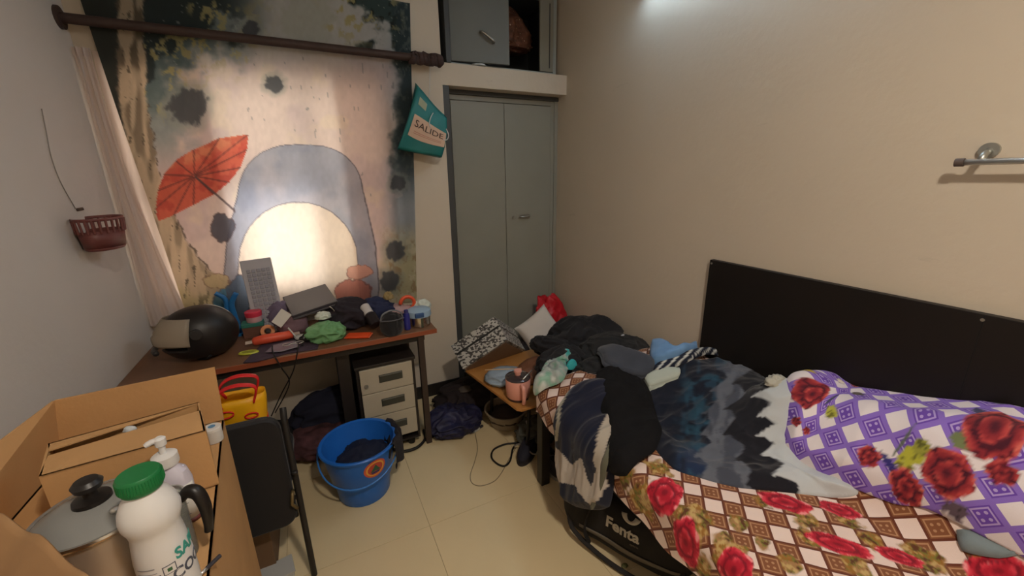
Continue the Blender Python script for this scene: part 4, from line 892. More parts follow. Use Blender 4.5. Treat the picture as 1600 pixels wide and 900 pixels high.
# arc length across the bed for undistorted prints
dsg = np.linalg.norm(np.diff(PG, axis=0), axis=-1); ARC = np.vstack([np.zeros((1, len(yg))), np.cumsum(dsg, 0)]) ; ARC = ARC - ARC[np.argmin(abs(sg))][None]
def pix(px_, py_):
    d = (PX - px_) ** 2 + (PY - py_) ** 2; m_ = d.min(); q = np.where(d < m_ + 12, PD, 1e9); i, j = np.unravel_index(np.argmin(q), q.shape); return sg[i], yg[j]
def arc(s, y):
    i = np.clip(np.searchsorted(sg, s), 0, len(sg) - 1); j = np.clip(np.searchsorted(yg, y), 0, len(yg) - 1); return ARC[i, j] + (s - sg[i])
def drape(name, poly, m, layer=.012, th=.010, wr=.010, wf=9, res=.012, seed=0, color=None, parent=None, sy=None, edge=.03, puff=0, dirn=(1, 1)):
    P = [Vector(p_) for p_ in (sy if sy is not None else [pix(*q_) for q_ in poly])]
    # smooth closed outline
    n_ = len(P); Q = []
    for i in range(n_):
        a, b, c, d = P[i - 1], P[i], P[(i + 1) % n_], P[(i + 2) % n_]; L_ = max(2, min(24, int((c - b).length / (res * 1.2))))
        for k in range(L_):
            tt_ = k / L_; cr_ = .5 * ((2 * b) + (c - a) * tt_ + (2 * a - 5 * b + 4 * c - d) * tt_ * tt_ + (3 * b - a - 3 * c + d) * tt_ ** 3); Q.append(b.lerp(c, tt_).lerp(cr_, .6))
    QA = np.array([(q_.x, q_.y) for q_ in Q]); V = list(Q); rr = random.Random(seed)
    X_, Y_ = np.meshgrid(np.arange(QA[:, 0].min(), QA[:, 0].max(), res), np.arange(QA[:, 1].min(), QA[:, 1].max(), res)); X_ = X_.ravel(); Y_ = Y_.ravel(); X_ = X_ + (np.arange(len(X_)) % 2) * 0
    dm_ = np.full(X_.shape, 9.0)
    A0 = QA; B0 = np.roll(QA, -1, 0)
    for a, b in zip(A0, B0):
        ab = b - a; L2_ = ab @ ab + 1e-12; t_ = np.clip(((X_ - a[0]) * ab[0] + (Y_ - a[1]) * ab[1]) / L2_, 0, 1); dm_ = np.minimum(dm_, np.hypot(X_ - a[0] - t_ * ab[0], Y_ - a[1] - t_ * ab[1]))
    ins = inpoly(QA, X_, Y_) & (dm_ > res * .55)
    V += [Vector((x_, y_)) for x_, y_ in zip(X_[ins], Y_[ins])]
    v, e, f, *_ = delaunay_2d_cdt(V, [], [list(range(len(Q)))], 1, 1e-6)
    VA = np.array([(p_.x, p_.y) for p_ in v]); dd_ = np.full(len(VA), 9.0)
    for a, b in zip(A0, B0):
        ab = b - a; L2_ = ab @ ab + 1e-12; t_ = np.clip(((VA[:, 0] - a[0]) * ab[0] + (VA[:, 1] - a[1]) * ab[1]) / L2_, 0, 1); dd_ = np.minimum(dd_, np.hypot(VA[:, 0] - a[0] - t_ * ab[0], VA[:, 1] - a[1] - t_ * ab[1]))
    nz = fbm(VA[:, 0] * wf * dirn[0] + seed, VA[:, 1] * wf * dirn[1] - seed, seed, 2); rd_ = 1 - np.abs(2 * nz - 1)
    rd2 = 1 - np.abs(2 * fbm(VA[:, 0] * wf * 2.3 * dirn[0], VA[:, 1] * wf * 2.3 * dirn[1], seed + 5, 2) - 1)
    k = sst(dd_, 0, edge); off = layer + th * (k ** .5) * 1.0 + wr * (1.1 * rd_ ** 1.6 + .35 * rd2 ** 1.8) * (.25 + .75 * k) + puff * sst(dd_, 0, edge * 3)
    top_ = S(VA[:, 0], VA[:, 1], off); bot = S(VA[:, 0], VA[:, 1], np.full(len(VA), layer - .004 if layer > .006 else .001))
    # skirt under the outline
    cnt = {}
    for q_ in f:
        for i in range(len(q_)):
            ed = (q_[i], q_[(i + 1) % len(q_)]); kk_ = tuple(sorted(ed)); cnt[kk_] = None if kk_ in cnt else ed
    be = [x_ for x_ in cnt.values() if x_]; idx = {}; mb = MB(); mb.v = [tuple(p_) for p_ in top_]; mb.f = [tuple(q_) for q_ in f]; src = list(range(len(VA)))
    for a, b in be:
        for x_ in (a, b):
            if x_ not in idx: idx[x_] = len(mb.v); mb.v.append(tuple(bot[x_])); src.append(x_)
        mb.f.append((b, a, idx[a], idx[b]))
    o = mb.build(name, m, parent, smooth=True)
    if color is not None:
        W_ = np.array(mb.v); SV = VA[src]; ppx, ppy, _ = proj(W_); (setprint(o, color, SV[:, 0], SV[:, 1]) if color is purple else setcol(o, color(SV[:, 0], SV[:, 1], ppx, ppy)))
    return o
# ------------------------------------------------------------ prints for the bedding
def rose(C, x, y, cx, cy, r, seed, pal, ax=1., rot=0):
    """painted rose: ragged outline, spiral petals, pale petal rims"""
    c_, s_ = math.cos(rot), math.sin(rot); dx = (x - cx) * c_ + (y - cy) * s_; dy = (-(x - cx) * s_ + (y - cy) * c_) / ax
    m_ = np.hypot(dx, dy) < r * 1.5
    if not m_.any(): return C
    d = np.hypot(dx[m_], dy[m_]) / r; a = np.arctan2(dy[m_], dx[m_]); A = C[m_]
    lob = .86 + .14 * np.abs(np.sin(a * 2.5 + seed)) + .10 * (fbm(dx[m_] / r * 3 + seed, dy[m_] / r * 3, seed, 2) - .5)
    k = sst(d / lob, 1.02, .94)
    n_ = fbm(dx[m_] / r * 4 + seed, dy[m_] / r * 4 - seed, seed + 3, 3); a2 = a + .9 * d + (n_ - .5) * 1.6
    outer = np.abs(np.sin(a2 * 2.5 + seed)); inner = np.abs(np.sin(a2 * 1.5 + seed * 2 + 1))
    sh = np.where(d > .52, outer * sst(d, .5, .9) , inner * sst(d, .12, .5))
    B = mix(np.zeros_like(A) + np.array(pal[0]), pal[1], sst(sh + (n_ - .5) * .8, .25, .75)); B = mix(B, pal[2], sst(sh + (n_ - .5) * .9, .82, 1.0) * .85)
    B = mix(B, pal[3], sst(np.abs(d + (n_ - .5) * .25 - .52), .10, .03) * .9); B = mix(B, pal[3], sst(outer, .24, .06) * sst(d, .45, .6) * .9); B = mix(B, pal[3], sst(d, .22, .08) * .8)
    A = A * (1 - k[:, None]) + B * k[:, None]; C[m_] = A; return C
def leaf(C, x, y, cx, cy, L_, W_, rot, col, vein=None):
    c_, s_ = math.cos(rot), math.sin(rot); dx = (x - cx) * c_ + (y - cy) * s_; dy = -(x - cx) * s_ + (y - cy) * c_
    w_ = W_ * np.clip(1 - (dx / L_) ** 2, 0, 1); k = sst(np.abs(dy) - w_, .0015, -.0015) * (np.abs(dx) < L_); C = mix(C, col, k * .95)
    if vein is not None: C = mix(C, vein, k * sst(np.abs(dy), .0022, .0008) * .8)
    return C
def lattice(u, v, cell, ph, white, band, motif, line, warp=.0):
    p = (u + v) / 1.41421 + ph[0] + warp * np.sin(v * 9); q = (u - v) / 1.41421 + ph[1] + warp * np.sin(u * 8)
    i, j = np.floor(p / cell), np.floor(q / cell); fp, fq = p / cell - i - .5, q / cell - j - .5; odd = ((i + j) % 2) > .5
    C = np.zeros((*u.shape, 3)) + np.array(white, float); C = mix(C, band, odd * 1.0)
    m_ = np.maximum(np.abs(fp), np.abs(fq))
    C = mix(C, motif, odd * sst(np.abs(m_ - .33), .05, .025)); 
    for a in (-.13, .13):
        for b in (-.13, .13): C = mix(C, motif, odd * sst(np.hypot(fp - a, fq - b), .085, .055))
    C = mix(C, line, sst(m_, .445, .47)); C = mix(C, band, sst(m_, .405, .415) * sst(m_, .44, .43) * .0)
    return C
def arcv(s, y):
    s = np.asarray(s, float); y = np.asarray(y, float); fi = np.clip((s - sg[0]) / .008, 0, len(sg) - 1.001); fj = np.clip((y - yg[0]) / .008, 0, len(yg) - 1.001); i = fi.astype(int); j = fj.astype(int); a = fi - i; b = fj - j
    return (ARC[i, j] * (1 - a) + ARC[i + 1, j] * a) * (1 - b) + (ARC[i, j + 1] * (1 - a) + ARC[i + 1, j + 1] * a) * b
def latmat(name, cell, ph, white, band, motif, line, lw=.458, sqr=.35):
    m = bpy.data.materials.new(name); m.use_nodes = True; N = m.node_tree.nodes; L = m.node_tree.links; b = N['Principled BSDF']
    b.inputs['Roughness'].default_value = .85; b.inputs['Specular IOR Level'].default_value = .25; b.inputs['Sheen Weight'].default_value = .1
    def mt(op, a, c=None):
        n = N.new('ShaderNodeMath'); n.operation = op
        for i, x in enumerate((a, c)):
            if x is None: continue
            if isinstance(x, (int, float)): n.inputs[i].default_value = x
            else: L.new(x, n.inputs[i])
        return n.outputs[0]
    def mxc(k, a, c):
        n = N.new('ShaderNodeMix'); n.data_type = 'RGBA'; L.new(k, n.inputs[0])
        for i, x in ((6, a), (7, c)):
            if isinstance(x, tuple): n.inputs[i].default_value = (*lin(x), 1)
            else: L.new(x, n.inputs[i])
        return n.outputs[2]
    at_ = N.new('ShaderNodeAttribute'); at_.attribute_name = 'weave'; sp = N.new('ShaderNodeSeparateXYZ'); L.new(at_.outputs['Vector'], sp.inputs[0]); u, v = sp.outputs[0], sp.outputs[1]
    wu = mt('MULTIPLY', mt('SINE', mt('MULTIPLY', v, 9)), .003); wv = mt('MULTIPLY', mt('SINE', mt('MULTIPLY', u, 8)), .003)
    P = mt('DIVIDE', mt('ADD', mt('ADD', mt('MULTIPLY', mt('ADD', u, v), .70711), ph[0] + 4 * cell), wu), cell)
    Q = mt('DIVIDE', mt('ADD', mt('ADD', mt('MULTIPLY', mt('SUBTRACT', u, v), .70711), ph[1] + 80 * cell), wv), cell)
    P = mt('ADD', P, 40.0); fp = mt('ABSOLUTE', mt('SUBTRACT', mt('FRACT', P), .5)); fq = mt('ABSOLUTE', mt('SUBTRACT', mt('FRACT', Q), .5))
    odd = mt('GREATER_THAN', mt('MODULO', mt('ADD', mt('FLOOR', P), mt('FLOOR', Q)), 2.0), .5); mm = mt('MAXIMUM', fp, fq)
    sq = mt('LESS_THAN', mt('ABSOLUTE', mt('SUBTRACT', mm, sqr)), .032)
    dx = mt('SUBTRACT', fp, .13); dy = mt('SUBTRACT', fq, .13); dot = mt('LESS_THAN', mt('ADD', mt('MULTIPLY', dx, dx), mt('MULTIPLY', dy, dy)), .0042)
    mo = mt('MAXIMUM', sq, dot); c1 = mxc(mo, band, motif); c2 = mxc(odd, white, c1); c3 = mxc(mt('GREATER_THAN', mm, lw), c2, line)
    a = N.new('ShaderNodeVertexColor'); a.layer_name = 'Col'; c4 = mxc(a.outputs['Alpha'], c3, a.outputs['Color']); L.new(c4, b.inputs['Base Color'])
    tc = N.new('ShaderNodeTexCoord'); n = N.new('ShaderNodeTexNoise'); n.inputs['Scale'].default_value = 400; L.new(tc.outputs['Object'], n.inputs['Vector']); q = N.new('ShaderNodeBump'); q.inputs['Strength'].default_value = .15; q.inputs['Distance'].default_value = .004
    L.new(n.outputs[0], q.inputs['Height']); L.new(q.outputs[0], b.inputs['Normal']); MATS[name] = m; return m
def setprint(o, fn, s, y):
    """flowers as colour with coverage in alpha; the weave coordinates drive the lattice in the material"""
    A = fn(s, y, 0.0); B = fn(s, y, 255.0); al = np.clip(1 - (B - A).mean(-1) / 255, 0, 1); c = np.where(al[:, None] > .004, A / np.maximum(al, .004)[:, None], 128)
    me = o.data; at_ = me.color_attributes.new('Col', 'FLOAT_COLOR', 'POINT'); q = np.ones((len(s), 4), np.float32); q[:, :3] = linA(np.clip(c, 0, 255)); q[:, 3] = al; at_.data.foreach_set('color', q.ravel())
    w_ = me.attributes.new('weave', 'FLOAT_VECTOR', 'POINT'); z = np.zeros((len(s), 3), np.float32); z[:, 0] = arcv(s, y); z[:, 1] = y; w_.data.foreach_set('vector', z.ravel())
def pxc(q): s_, y_ = pix(*q); return float(arc(s_, y_)), float(y_)
REDP = ((172, 26, 46), (212, 58, 74), (238, 160, 158), (120, 16, 34))
DRED = ((134, 38, 46), (184, 68, 66), (214, 112, 96), (62, 16, 34))
def brownsheet(s, y, base):
    u = arcv(s, y); C = np.zeros((len(s), 3)) + base
    n_ = fbm(u * 30, y * 30, 3, 3); n2_ = fbm(u * 70, y * 70, 6, 3)
    # olive leafy drifts
    for q, r in (((1030, 728), .05), ((1085, 812), .065), ((1128, 850), .05), ((1000, 780), .06), ((1185, 782), .035), ((1255, 812), .035), ((1230, 880), .03), ((1330, 880), .04), ((1540, 870), .05), ((975, 740), .05), ((1150, 820), .035), ((1190, 850), .03), ((1270, 842), .03), ((1360, 845), .03), ((1440, 872), .045), ((1100, 885), .035), ((1330, 815), .03)):
        cu, cy = pxc(q); d = np.hypot(u - cu, y - cy) / r + (n_ - .5) * 1.3; k = sst(d, 1.0, .7)
        C = mix(C, (150, 104, 44), k * .9); C = mix(C, (120, 116, 50), k * sst(n2_, .5, .56)); C = mix(C, (92, 54, 34), k * sst(n2_, .62, .68)); C = mix(C, (200, 178, 120), k * sst(n2_, .40, .34) * .7)
    for q, r, ax, rot, sd in (((1038, 770), .078, .75, .5, 1), ((1072, 846), .072, .7, .4, 2), ((1150, 888), .06, .8, .2, 3), ((1228, 786), .078, .55, -.9, 4), ((1313, 797), .058, .6, -.9, 5), ((1310, 850), .085, .42, -.9, 6), ((1405, 872), .055, .55, -.9, 7), ((1560, 888), .07, .6, -.7, 8), ((1010, 655), .05, .8, 0, 9)):
        cu, cy = pxc(q); C = rose(C, u, y, cu, cy, r, sd, REDP, ax, rot)
    # repeats of the print away from the viewpoint
    for k_, (cu, cy) in enumerate(((.3, 1.25), (.62, 1.2), (.55, -.2), (.2, -.05), (.1, -.3), (-.06, .2), (.45, .85), (.75, -.35))): C = rose(C, u, y, cu, cy, .055, 10 + k_, REDP, .7, k_)
    return C
# fitted brown sheet, rectangular cloth hanging over the viewer's side
ns, ny = 250, 470
s_ = np.linspace(-.125, .845, ns + 1); y_ = np.linspace(-.41, 1.548, ny + 1); SS, YY = np.meshgrid(s_, y_)
SS2 = SS * 1.0; hemw = .012 * np.sin(YY * 11) + .008 * np.sin(YY * 27 + 1); SS2 = np.where(SS < 0, SS * (1 + hemw / .125), SS)
offs = .004 + .004 * (1 - np.abs(2 * fbm(SS * 6, YY * 5, 4, 3) - 1)) ** 3 + .006 * np.sin(YY * 24 + 1.2 * np.sin(YY * 7)) * sst(-SS, .0, .1)
PP = S(SS2, YY, offs); PP[..., 2] -= .10 * sst(YY, 1.49, 1.548) * sst(SS, .5, 1.0) * 0
mb = MB(); mb.v = [tuple(p_) for p_ in PP.reshape(-1, 3)]; Wn = ns + 1
mb.f = [(j * Wn + i, j * Wn + i + 1, (j + 1) * Wn + i + 1, (j + 1) * Wn + i) for j in range(ny) for i in range(ns)]
so = mb.build('bedsheet', latmat('sheet_print', .0578, (.012, -.004), (226, 204, 194), (128, 80, 52), (176, 132, 98), (100, 52, 36), lw=.445), smooth=True)
setprint(so, brownsheet, SS2.ravel(), YY.ravel()); tag(so, 'brown and white diamond patterned bedsheet with red roses covering the bed', 'bedsheet')

def flat(c, var=18, f=20, seed=0):
    c = np.array(c, float)
    def fn(s, y, px_, py_): return np.clip(c + (fbm(s * f, y * f, seed, 3)[:, None] - .5) * var, 2, 255)
    return fn
clothm = colmat('cloth_plain', .92, sheen=.15, bs=600)
darkm = colmat('cloth_black', .95, bs=600)
# purple quilt
def purple(s, y, base):
    u = arcv(s, y); C = np.zeros((len(s), 3)) + base
    n_ = fbm(u * 40, y * 40, 3, 3); n2_ = fbm(u * 90, y * 90, 6, 2)
    for q, r, c_ in (((1250, 596), .03, (196, 170, 60)), ((1310, 660), .022, (178, 176, 70)), ((1436, 718), .035, (178, 176, 60)), ((1345, 640), .02, (90, 80, 70)), ((1455, 705), .02, (150, 150, 60)), ((1520, 700), .03, (110, 120, 80)), ((1500, 795), .03, (96, 80, 90)), ((1290, 585), .02, (40, 34, 92)), ((1560, 655), .03, (40, 34, 92)), ((1300, 610), .018, (228, 214, 200))):
        cu, cy = pxc(q); d = np.hypot(u - cu, y - cy) / r + (n_ - .5) * 1.6; k = sst(d, 1.0, .8); C = mix(C, c_, k); C = mix(C, np.array(c_) * .6, k * sst(n2_, .55, .62))
    for q, L_, W_, rot, c_ in (((1400, 735), .04, .011, .9, (44, 40, 110)), ((1300, 640), .03, .008, -.3, (60, 64, 84)), ((1425, 700), .06, .004, -.2, (90, 100, 80)), ((1530, 670), .04, .012, .4, (50, 54, 90))):
        cu, cy = pxc(q); C = leaf(C, u, y, cu, cy, L_, W_, rot, c_)
    for q, r, ax, rot, sd in (((1257, 624), .056, .8, 0, 21), ((1334, 620), .042, .7, .3, 22), ((1371, 720), .036, .8, 0, 23), ((1424, 764), .056, .7, .4, 24), ((1487, 745), .068, .8, .2, 25), ((1562, 692), .072, .8, .1, 26), ((1245, 663), .018, 1, 0, 27), ((1262, 680), .016, 1, 0, 28), ((1575, 742), .03, 1, 0, 29)):
        cu, cy = pxc(q); C = rose(C, u, y, cu, cy, r, sd, DRED, ax, rot)
    return C
pq = [(1228, 584), (1290, 588), (1370, 606), (1450, 628), (1540, 644), (1620, 650), (1720, 700), (1760, 860), (1690, 915), (1600, 872), (1530, 838), (1450, 800), (1400, 785), (1340, 762), (1290, 745), (1245, 725), (1217, 700), (1222, 660)]
qo = drape('quilt', pq, latmat('quilt_print', .060, (.020, .012), (226, 216, 218), (106, 70, 168), (176, 154, 210), (136, 106, 194), lw=.395, sqr=.30), layer=.012, th=.034, wr=.014, wf=5, res=.0048, seed=3, color=purple, edge=.05); tag(qo, 'purple and white diamond patterned quilt with red roses bunched against the headboard', 'quilt')
# navy leaf blanket
def zig(py_, P_, amp, f_, seed):
    b = np.interp(py_, [p_[1] for p_ in P_], [p_[0] for p_ in P_]); z = (py_ / f_) % 1; return b + amp * (np.abs(z - .35) / .65 - .4) + 10 * (vnoise(py_ / 16, py_ * 0, seed) - .5)
def leafprint(s, y, px_, py_):
    n_ = fbm(px_ / 30, py_ / 12, 5, 4); n2_ = fbm(px_ / 12, py_ / 30, 8, 3); C = np.zeros((len(s), 3)) + np.array((14, 20, 36.))
    C = mix(C, (30, 62, 80), sst(n_, .46, .60) * sst(px_, 1040, 1090) * sst(px_, 1160, 1120)); C = mix(C, (28, 44, 74), sst(px_ + (n2_ - .5) * 40, 1050, 1075) * sst(py_, 690, 710) * .9)
    C = mix(C, (40, 76, 96), sst(n2_, .60, .68) * .6 * sst(px_, 1050, 1080))
    b1 = zig(py_, ((1142, 550), (1125, 600), (1105, 650), (1098, 700), (1100, 740), (1108, 780)), -22, 34, 1); b2 = zig(py_, ((1182, 550), (1168, 585), (1150, 625), (1142, 660), (1158, 710), (1172, 750), (1180, 790)), -26, 40, 2)
    b3 = zig(py_, ((1215, 550), (1205, 590), (1190, 615), (1200, 650), (1202, 690), (1208, 720), (1215, 740), (1262, 775)), -30, 31, 3)
    C = mix(C, (92, 96, 106), sst(px_, b1 - 1.5, b1 + 1.5)); C = mix(C, (66, 70, 82), sst(px_, b1 - 1.5, b1 + 1.5) * sst(n2_, .5, .62)); C = mix(C, (22, 22, 30), sst(px_, b2 - 1.5, b2 + 1.5)); C = mix(C, (186, 190, 192), sst(px_, b3 - 1.5, b3 + 1.5)); return C
bl = [(1010, 604), (1035, 584), (1085, 562), (1140, 556), (1185, 562), (1212, 580), (1245, 590), (1262, 640), (1250, 690), (1270, 722), (1335, 750), (1340, 769), (1300, 778), (1235, 771), (1150, 762), (1095, 748), (1055, 732), (1022, 700), (1000, 655)]
tag(drape('blanket', bl, colmat('blanket_print', .9, sheen=.2, bs=500), layer=.006, th=.014, wr=.020, wf=7, res=.0065, seed=8, color=leafprint, edge=.04, dirn=(1, 1.6)), 'navy blanket with grey, black and white leaf bands spread over the bed', 'blanket')
def hangprint(s, y, px_, py_):
    C = np.zeros((len(s), 3)) + np.array((20, 24, 44.)); n_ = fbm(px_ / 9, py_ / 20, 5, 2)
    a = (px_ < 903 + (n_ - .5) * 14 - .0 * py_) & (py_ > 698 + (px_ - 868) * 1.1) & (py_ < 752 + (px_ - 868) * .2) ; C[a] = (184, 176, 168)
    b = inpoly(np.array([(888, 735), (905, 715), (925, 760), (945, 700), (950, 760), (925, 792), (905, 770)]), px_ + (n_ - .5) * 8, py_); C[b] = (184, 176, 168)
    c = inpoly(np.array([(926, 720), (935, 672), (952, 640), (962, 655), (948, 700), (934, 740)]), px_, py_); C[c] = (170, 160, 146)
    e = inpoly(np.array([(866, 690), (872, 630), (890, 600), (893, 602), (877, 634), (871, 690)]), px_, py_); C[e] = (160, 156, 140); return C
hg = [(871, 690), (872, 650), (886, 615), (915, 596), (945, 600), (968, 640), (972, 700), (960, 740), (952, 790), (925, 797), (893, 785), (880, 750), (870, 715)]
tag(drape('throw', hg, colmat('throw_print', .9, sheen=.2, bs=500), layer=.010, th=.030, wr=.022, wf=8, res=.006, seed=18, color=hangprint, edge=.05, dirn=(.4, 1.6)), 'navy throw with cream leaf points hanging down over the far bed corner', 'blanket')
tag(drape('strap', [(958, 672), (966, 674), (962, 720), (950, 765), (938, 792), (934, 788), (946, 750), (956, 710)], colmat('cloth_plain'), layer=.045, th=.004, wr=.001, res=.006, color=flat((104, 104, 88))), 'grey green cloth edge hanging down beside the navy throw', 'strap')
# black trousers over the edge
tr = [(930, 590), (952, 580), (1000, 592), (1020, 625), (1030, 680), (1026, 712), (1005, 728), (988, 744), (966, 738), (952, 700), (938, 650)]
tag(drape('trousers', tr, darkm, layer=.040, th=.022, wr=.014, wf=8, res=.008, seed=28, color=flat((15, 14, 16), 8), edge=.04, dirn=(.5, 1.5)), 'black trousers draped over the bed edge beside the navy throw', 'trousers')
# flat folded clothes
def foldstack(name, label, poly, layer, n, th, col, seed, cat, m=clothm):
    r = None
    for k in range(n):
        sh = [(x + k * 1.5, y - k * 2.0) for x, y in poly]
        o = drape('fold' if n > 1 else name, sh, m, layer=layer + k * th, th=th * .8, wr=.002, res=.012, seed=seed + k, color=flat(col, 10), edge=.014, parent=r)
        if n > 1 and r is None: r = thing(name, label, cat, (0, 0, 0)); o.parent = r
    if n == 1: tag(o, label, cat)
    return o
foldstack('trousers', 'folded slate grey trousers lying on top of the black trousers', [(941, 560), (985, 562), (1020, 572), (1022, 588), (1004, 603), (970, 598), (940, 584)], .060, 2, .014, (60, 64, 74), 40, 'trousers')
foldstack('shirt', 'folded pale green-white cloth next to the navy blanket', [(1006, 598), (1036, 587), (1060, 588), (1060, 600), (1030, 612), (1012, 617)], .036, 3, .009, (176, 184, 174), 50, 'cloth')
tag(drape('cloth', [(1016, 566), (1022, 548), (1040, 544), (1052, 552), (1080, 548), (1086, 556), (1060, 566), (1040, 574), (1020, 576)], clothm, layer=.04, th=.02, wr=.018, wf=14, res=.008, seed=60, color=flat((104, 142, 184), 30), edge=.02), 'light blue crumpled cloth at the wall behind the navy blanket', 'cloth')
def stripes(s, y, px_, py_):
    C = np.zeros((len(s), 3)) + np.array((30, 34, 50.)); w_ = ((px_ + (py_ - 560) * .9) / 13) % 1; C[(w_ < .34)] = (196, 196, 190); return C
tag(drape('shirt', [(1020, 584), (1030, 572), (1060, 566), (1085, 556), (1110, 552), (1134, 556), (1110, 562), (1080, 572), (1050, 582), (1034, 592)], colmat('stripe_print', .9), layer=.042, th=.012, wr=.010, res=.006, seed=61, color=stripes, edge=.015), 'black and white striped cloth beside the light blue cloth', 'shirt')
tag(drape('pillowcase', [(1236, 583), (1262, 579), (1300, 582), (1340, 594), (1372, 606), (1330, 602), (1280, 592)], clothm, layer=.035, th=.02, wr=.004, res=.01, seed=62, color=flat((96, 104, 124), 12), edge=.02), 'grey-blue cloth showing behind the purple quilt at the headboard', 'cloth')
tag(drape('cloth', [(1492, 828), (1520, 830), (1560, 845), (1600, 862), (1560, 868), (1500, 862)], clothm, layer=.010, th=.012, wr=.004, res=.008, seed=63, color=flat((122, 134, 138), 12), edge=.02), 'pale grey cloth peeking out from under the purple quilt', 'cloth')
p = S(*pix(1218, 606), .03); tag(lump('cloth', p, (.045, .03, .028), mat('cream_knot', (176, 172, 158), .8), seed=64, amp=.3, sub=4), 'small cream twisted cloth between navy blanket and purple quilt', 'cloth')
p = S(*pix(1206, 590), .03); cable('thin dark cord curling out beside the cream twisted cloth', [p + np.array((-.03, .02, .0)), p + np.array((-.02, 0, .04)), p + np.array((.01, -.01, .05)), p + np.array((.03, -.01, .02)), p + np.array((.04, -.02, -.01))], .003, mat('cord_grey', (80, 80, 84), .6), 'cord', 'cord')
# green-white plastic bag
def pbag(s, y, px_, py_):
    n_ = fbm(px_ / 8, py_ / 8, 4, 3); C = np.zeros((len(s), 3)) + np.array((156, 164, 160.)); C = mix(C, (122, 164, 144), sst(n_, .55, .65)); C = mix(C, (196, 202, 196), sst(n_, .42, .34)); C = mix(C, (52, 160, 160), ((px_ > 884) & (py_ < 580) & (n_ > .45)) * .8); return C
tag(drape('plastic_bag', [(838, 606), (846, 590), (862, 572), (876, 560), (900, 562), (896, 578), (884, 596), (864, 608), (842, 618)], colmat('plastic_print', .35), layer=.03, th=.03, wr=.03, wf=14, res=.007, seed=66, color=pbag, edge=.03), 'green and white printed plastic bag at the far bed corner beside the kettle', 'plastic bag')
# black clothes heap
bk = mat('black_clothes', (27, 26, 30), .92, var=.25, vs=5, sheen=.05); bk2 = mat('black_jacket', (20, 20, 22), .8, sheen=.05)
def L(label, c, r, m, seed, cat, name='jacket', **k): return tag(lump(name, c, r, m, seed=seed, **k), label, cat)
L('black hooded jacket at the back of the clothes heap by the corner', (1.56, 2.02, .50), (.24, .22, .155), bk, 71, 'jacket', amp=.22, flat=.8, sub=6, zmin=.42)
L('black jacket with small orange mark on top of the clothes heap', (1.48, 1.66, .585), (.21, .17, .085), bk2, 72, 'jacket', amp=.18, flat=.8, sub=6, rot=-25)
L('black shirt sliding down the front of the clothes heap', (1.17, 1.72, .53), (.14, .12, .115), bk, 73, 'shirt', 'shirt', amp=.25, flat=.9, sub=6)
L('dark sleeve lying over the white pillow at the heap edge', (1.28, 1.98, .52), (.17, .07, .07), bk, 74, 'sleeve', 'sleeve', amp=.2, flat=.9, sub=5, rot=-20)
L('black top crumpled between heap and folded grey trousers', (1.26, 1.50, .585), (.14, .10, .06), bk2, 75, 'shirt', 'shirt', amp=.25, flat=.8, sub=5)
for q, yy, c_, nm, lb, r_ in (((979, 551), 1.60, (206, 92, 62), 'orange_mark', 'small orange-red tag on the black jacket', (.018, .008, .005)), ((1000, 540), 1.60, (120, 122, 124), 'zip_pull', 'small grey zip piece on the black jacket', (.008, .01, .012)), ((973, 524), 1.63, (170, 170, 176), 'drawstring', 'pale drawstring end on top of the black jacket', (.012, .006, .006))):
    p = at(*q, y=yy); tag(lump(nm, p, r_, mat(nm, c_, .6), seed=1, sub=3, amp=.1), lb, 'tag')
L('white-teal scarf end tucked under the black shirt', tuple(at(893, 574, y=1.58)), (.03, .02, .04), mat('teal_fabric', (50, 160, 165), .8), 76, 'scarf', 'scarf', amp=.25, sub=4)

# ------------------------------------------------------------ low table with kettle, printed box
t = thing('folding_table', 'low wooden folding table beside the bed end with the kettle on it', 'table', (1.15, 1.93, 0))
tw_ = mat('table_wood', (178, 124, 66), .45, var=.15, vs=6)
c4 = [(.862, 1.64), (.842, 1.66), (.755, 2.20), (.775, 2.24), (1.72, 2.30), (1.74, 2.28), (1.74, 1.66), (1.72, 1.64)]
k = len(c4); MB().add([(x, y, .385) for x, y in c4] + [(x, y, .402) for x, y in c4], [tuple(range(k)), tuple(range(2 * k - 1, k - 1, -1))] + [(i, (i + 1) % k, (i + 1) % k + k, i + k) for i in range(k)]).build('table_top', tw_, t, world=True, bevel=.003)
for x, y in ((.95, 1.75), (.90, 2.15), (1.62, 1.75), (1.62, 2.2)): MB().tube([(x, y, 0), (x + .02, y, .385)], .011, 10).build('leg', blk, t, world=True, smooth=True)
Q, B, P, Rr = (Vector(v_) for v_ in ((.98, 2.05, .618), (.724, 2.16, .432), (.951, 2.19, .724), (1.318, 2.34, .333)))
a, b_, c_ = B - Q, P - Q, (Rr - Q) * .72
c_ = c_ - a.normalized() * c_.dot(a.normalized()); bb_ = b_ - a.normalized() * b_.dot(a.normalized())
t = thing('printed_box', 'black and white printed cardboard box tipped on its edge against the wardrobe', 'box', tuple(Q + (a + c_) / 2))
pr_ = mat('news_print', (176, 174, 168), .45)
N_ = pr_.node_tree.nodes; L_n = pr_.node_tree.links; tcn = N_.new('ShaderNodeTexCoord'); vo = N_.new('ShaderNodeTexVoronoi'); vo.distance = 'CHEBYCHEV'; vo.inputs['Scale'].default_value = 52
mpn = N_.new('ShaderNodeMapping'); mpn.inputs['Rotation'].default_value = (.5, .5, .6); mpn.inputs['Scale'].default_value = (1, 1.6, 2.6); L_n.new(tcn.outputs['Object'], mpn.inputs[0]); L_n.new(mpn.outputs[0], vo.inputs['Vector'])
gt = N_.new('ShaderNodeMath'); gt.operation = 'GREATER_THAN'; gt.inputs[1].default_value = .52; sp = N_.new('ShaderNodeSeparateColor'); L_n.new(vo.outputs['Color'], sp.inputs[0]); L_n.new(sp.outputs[0], gt.inputs[0])
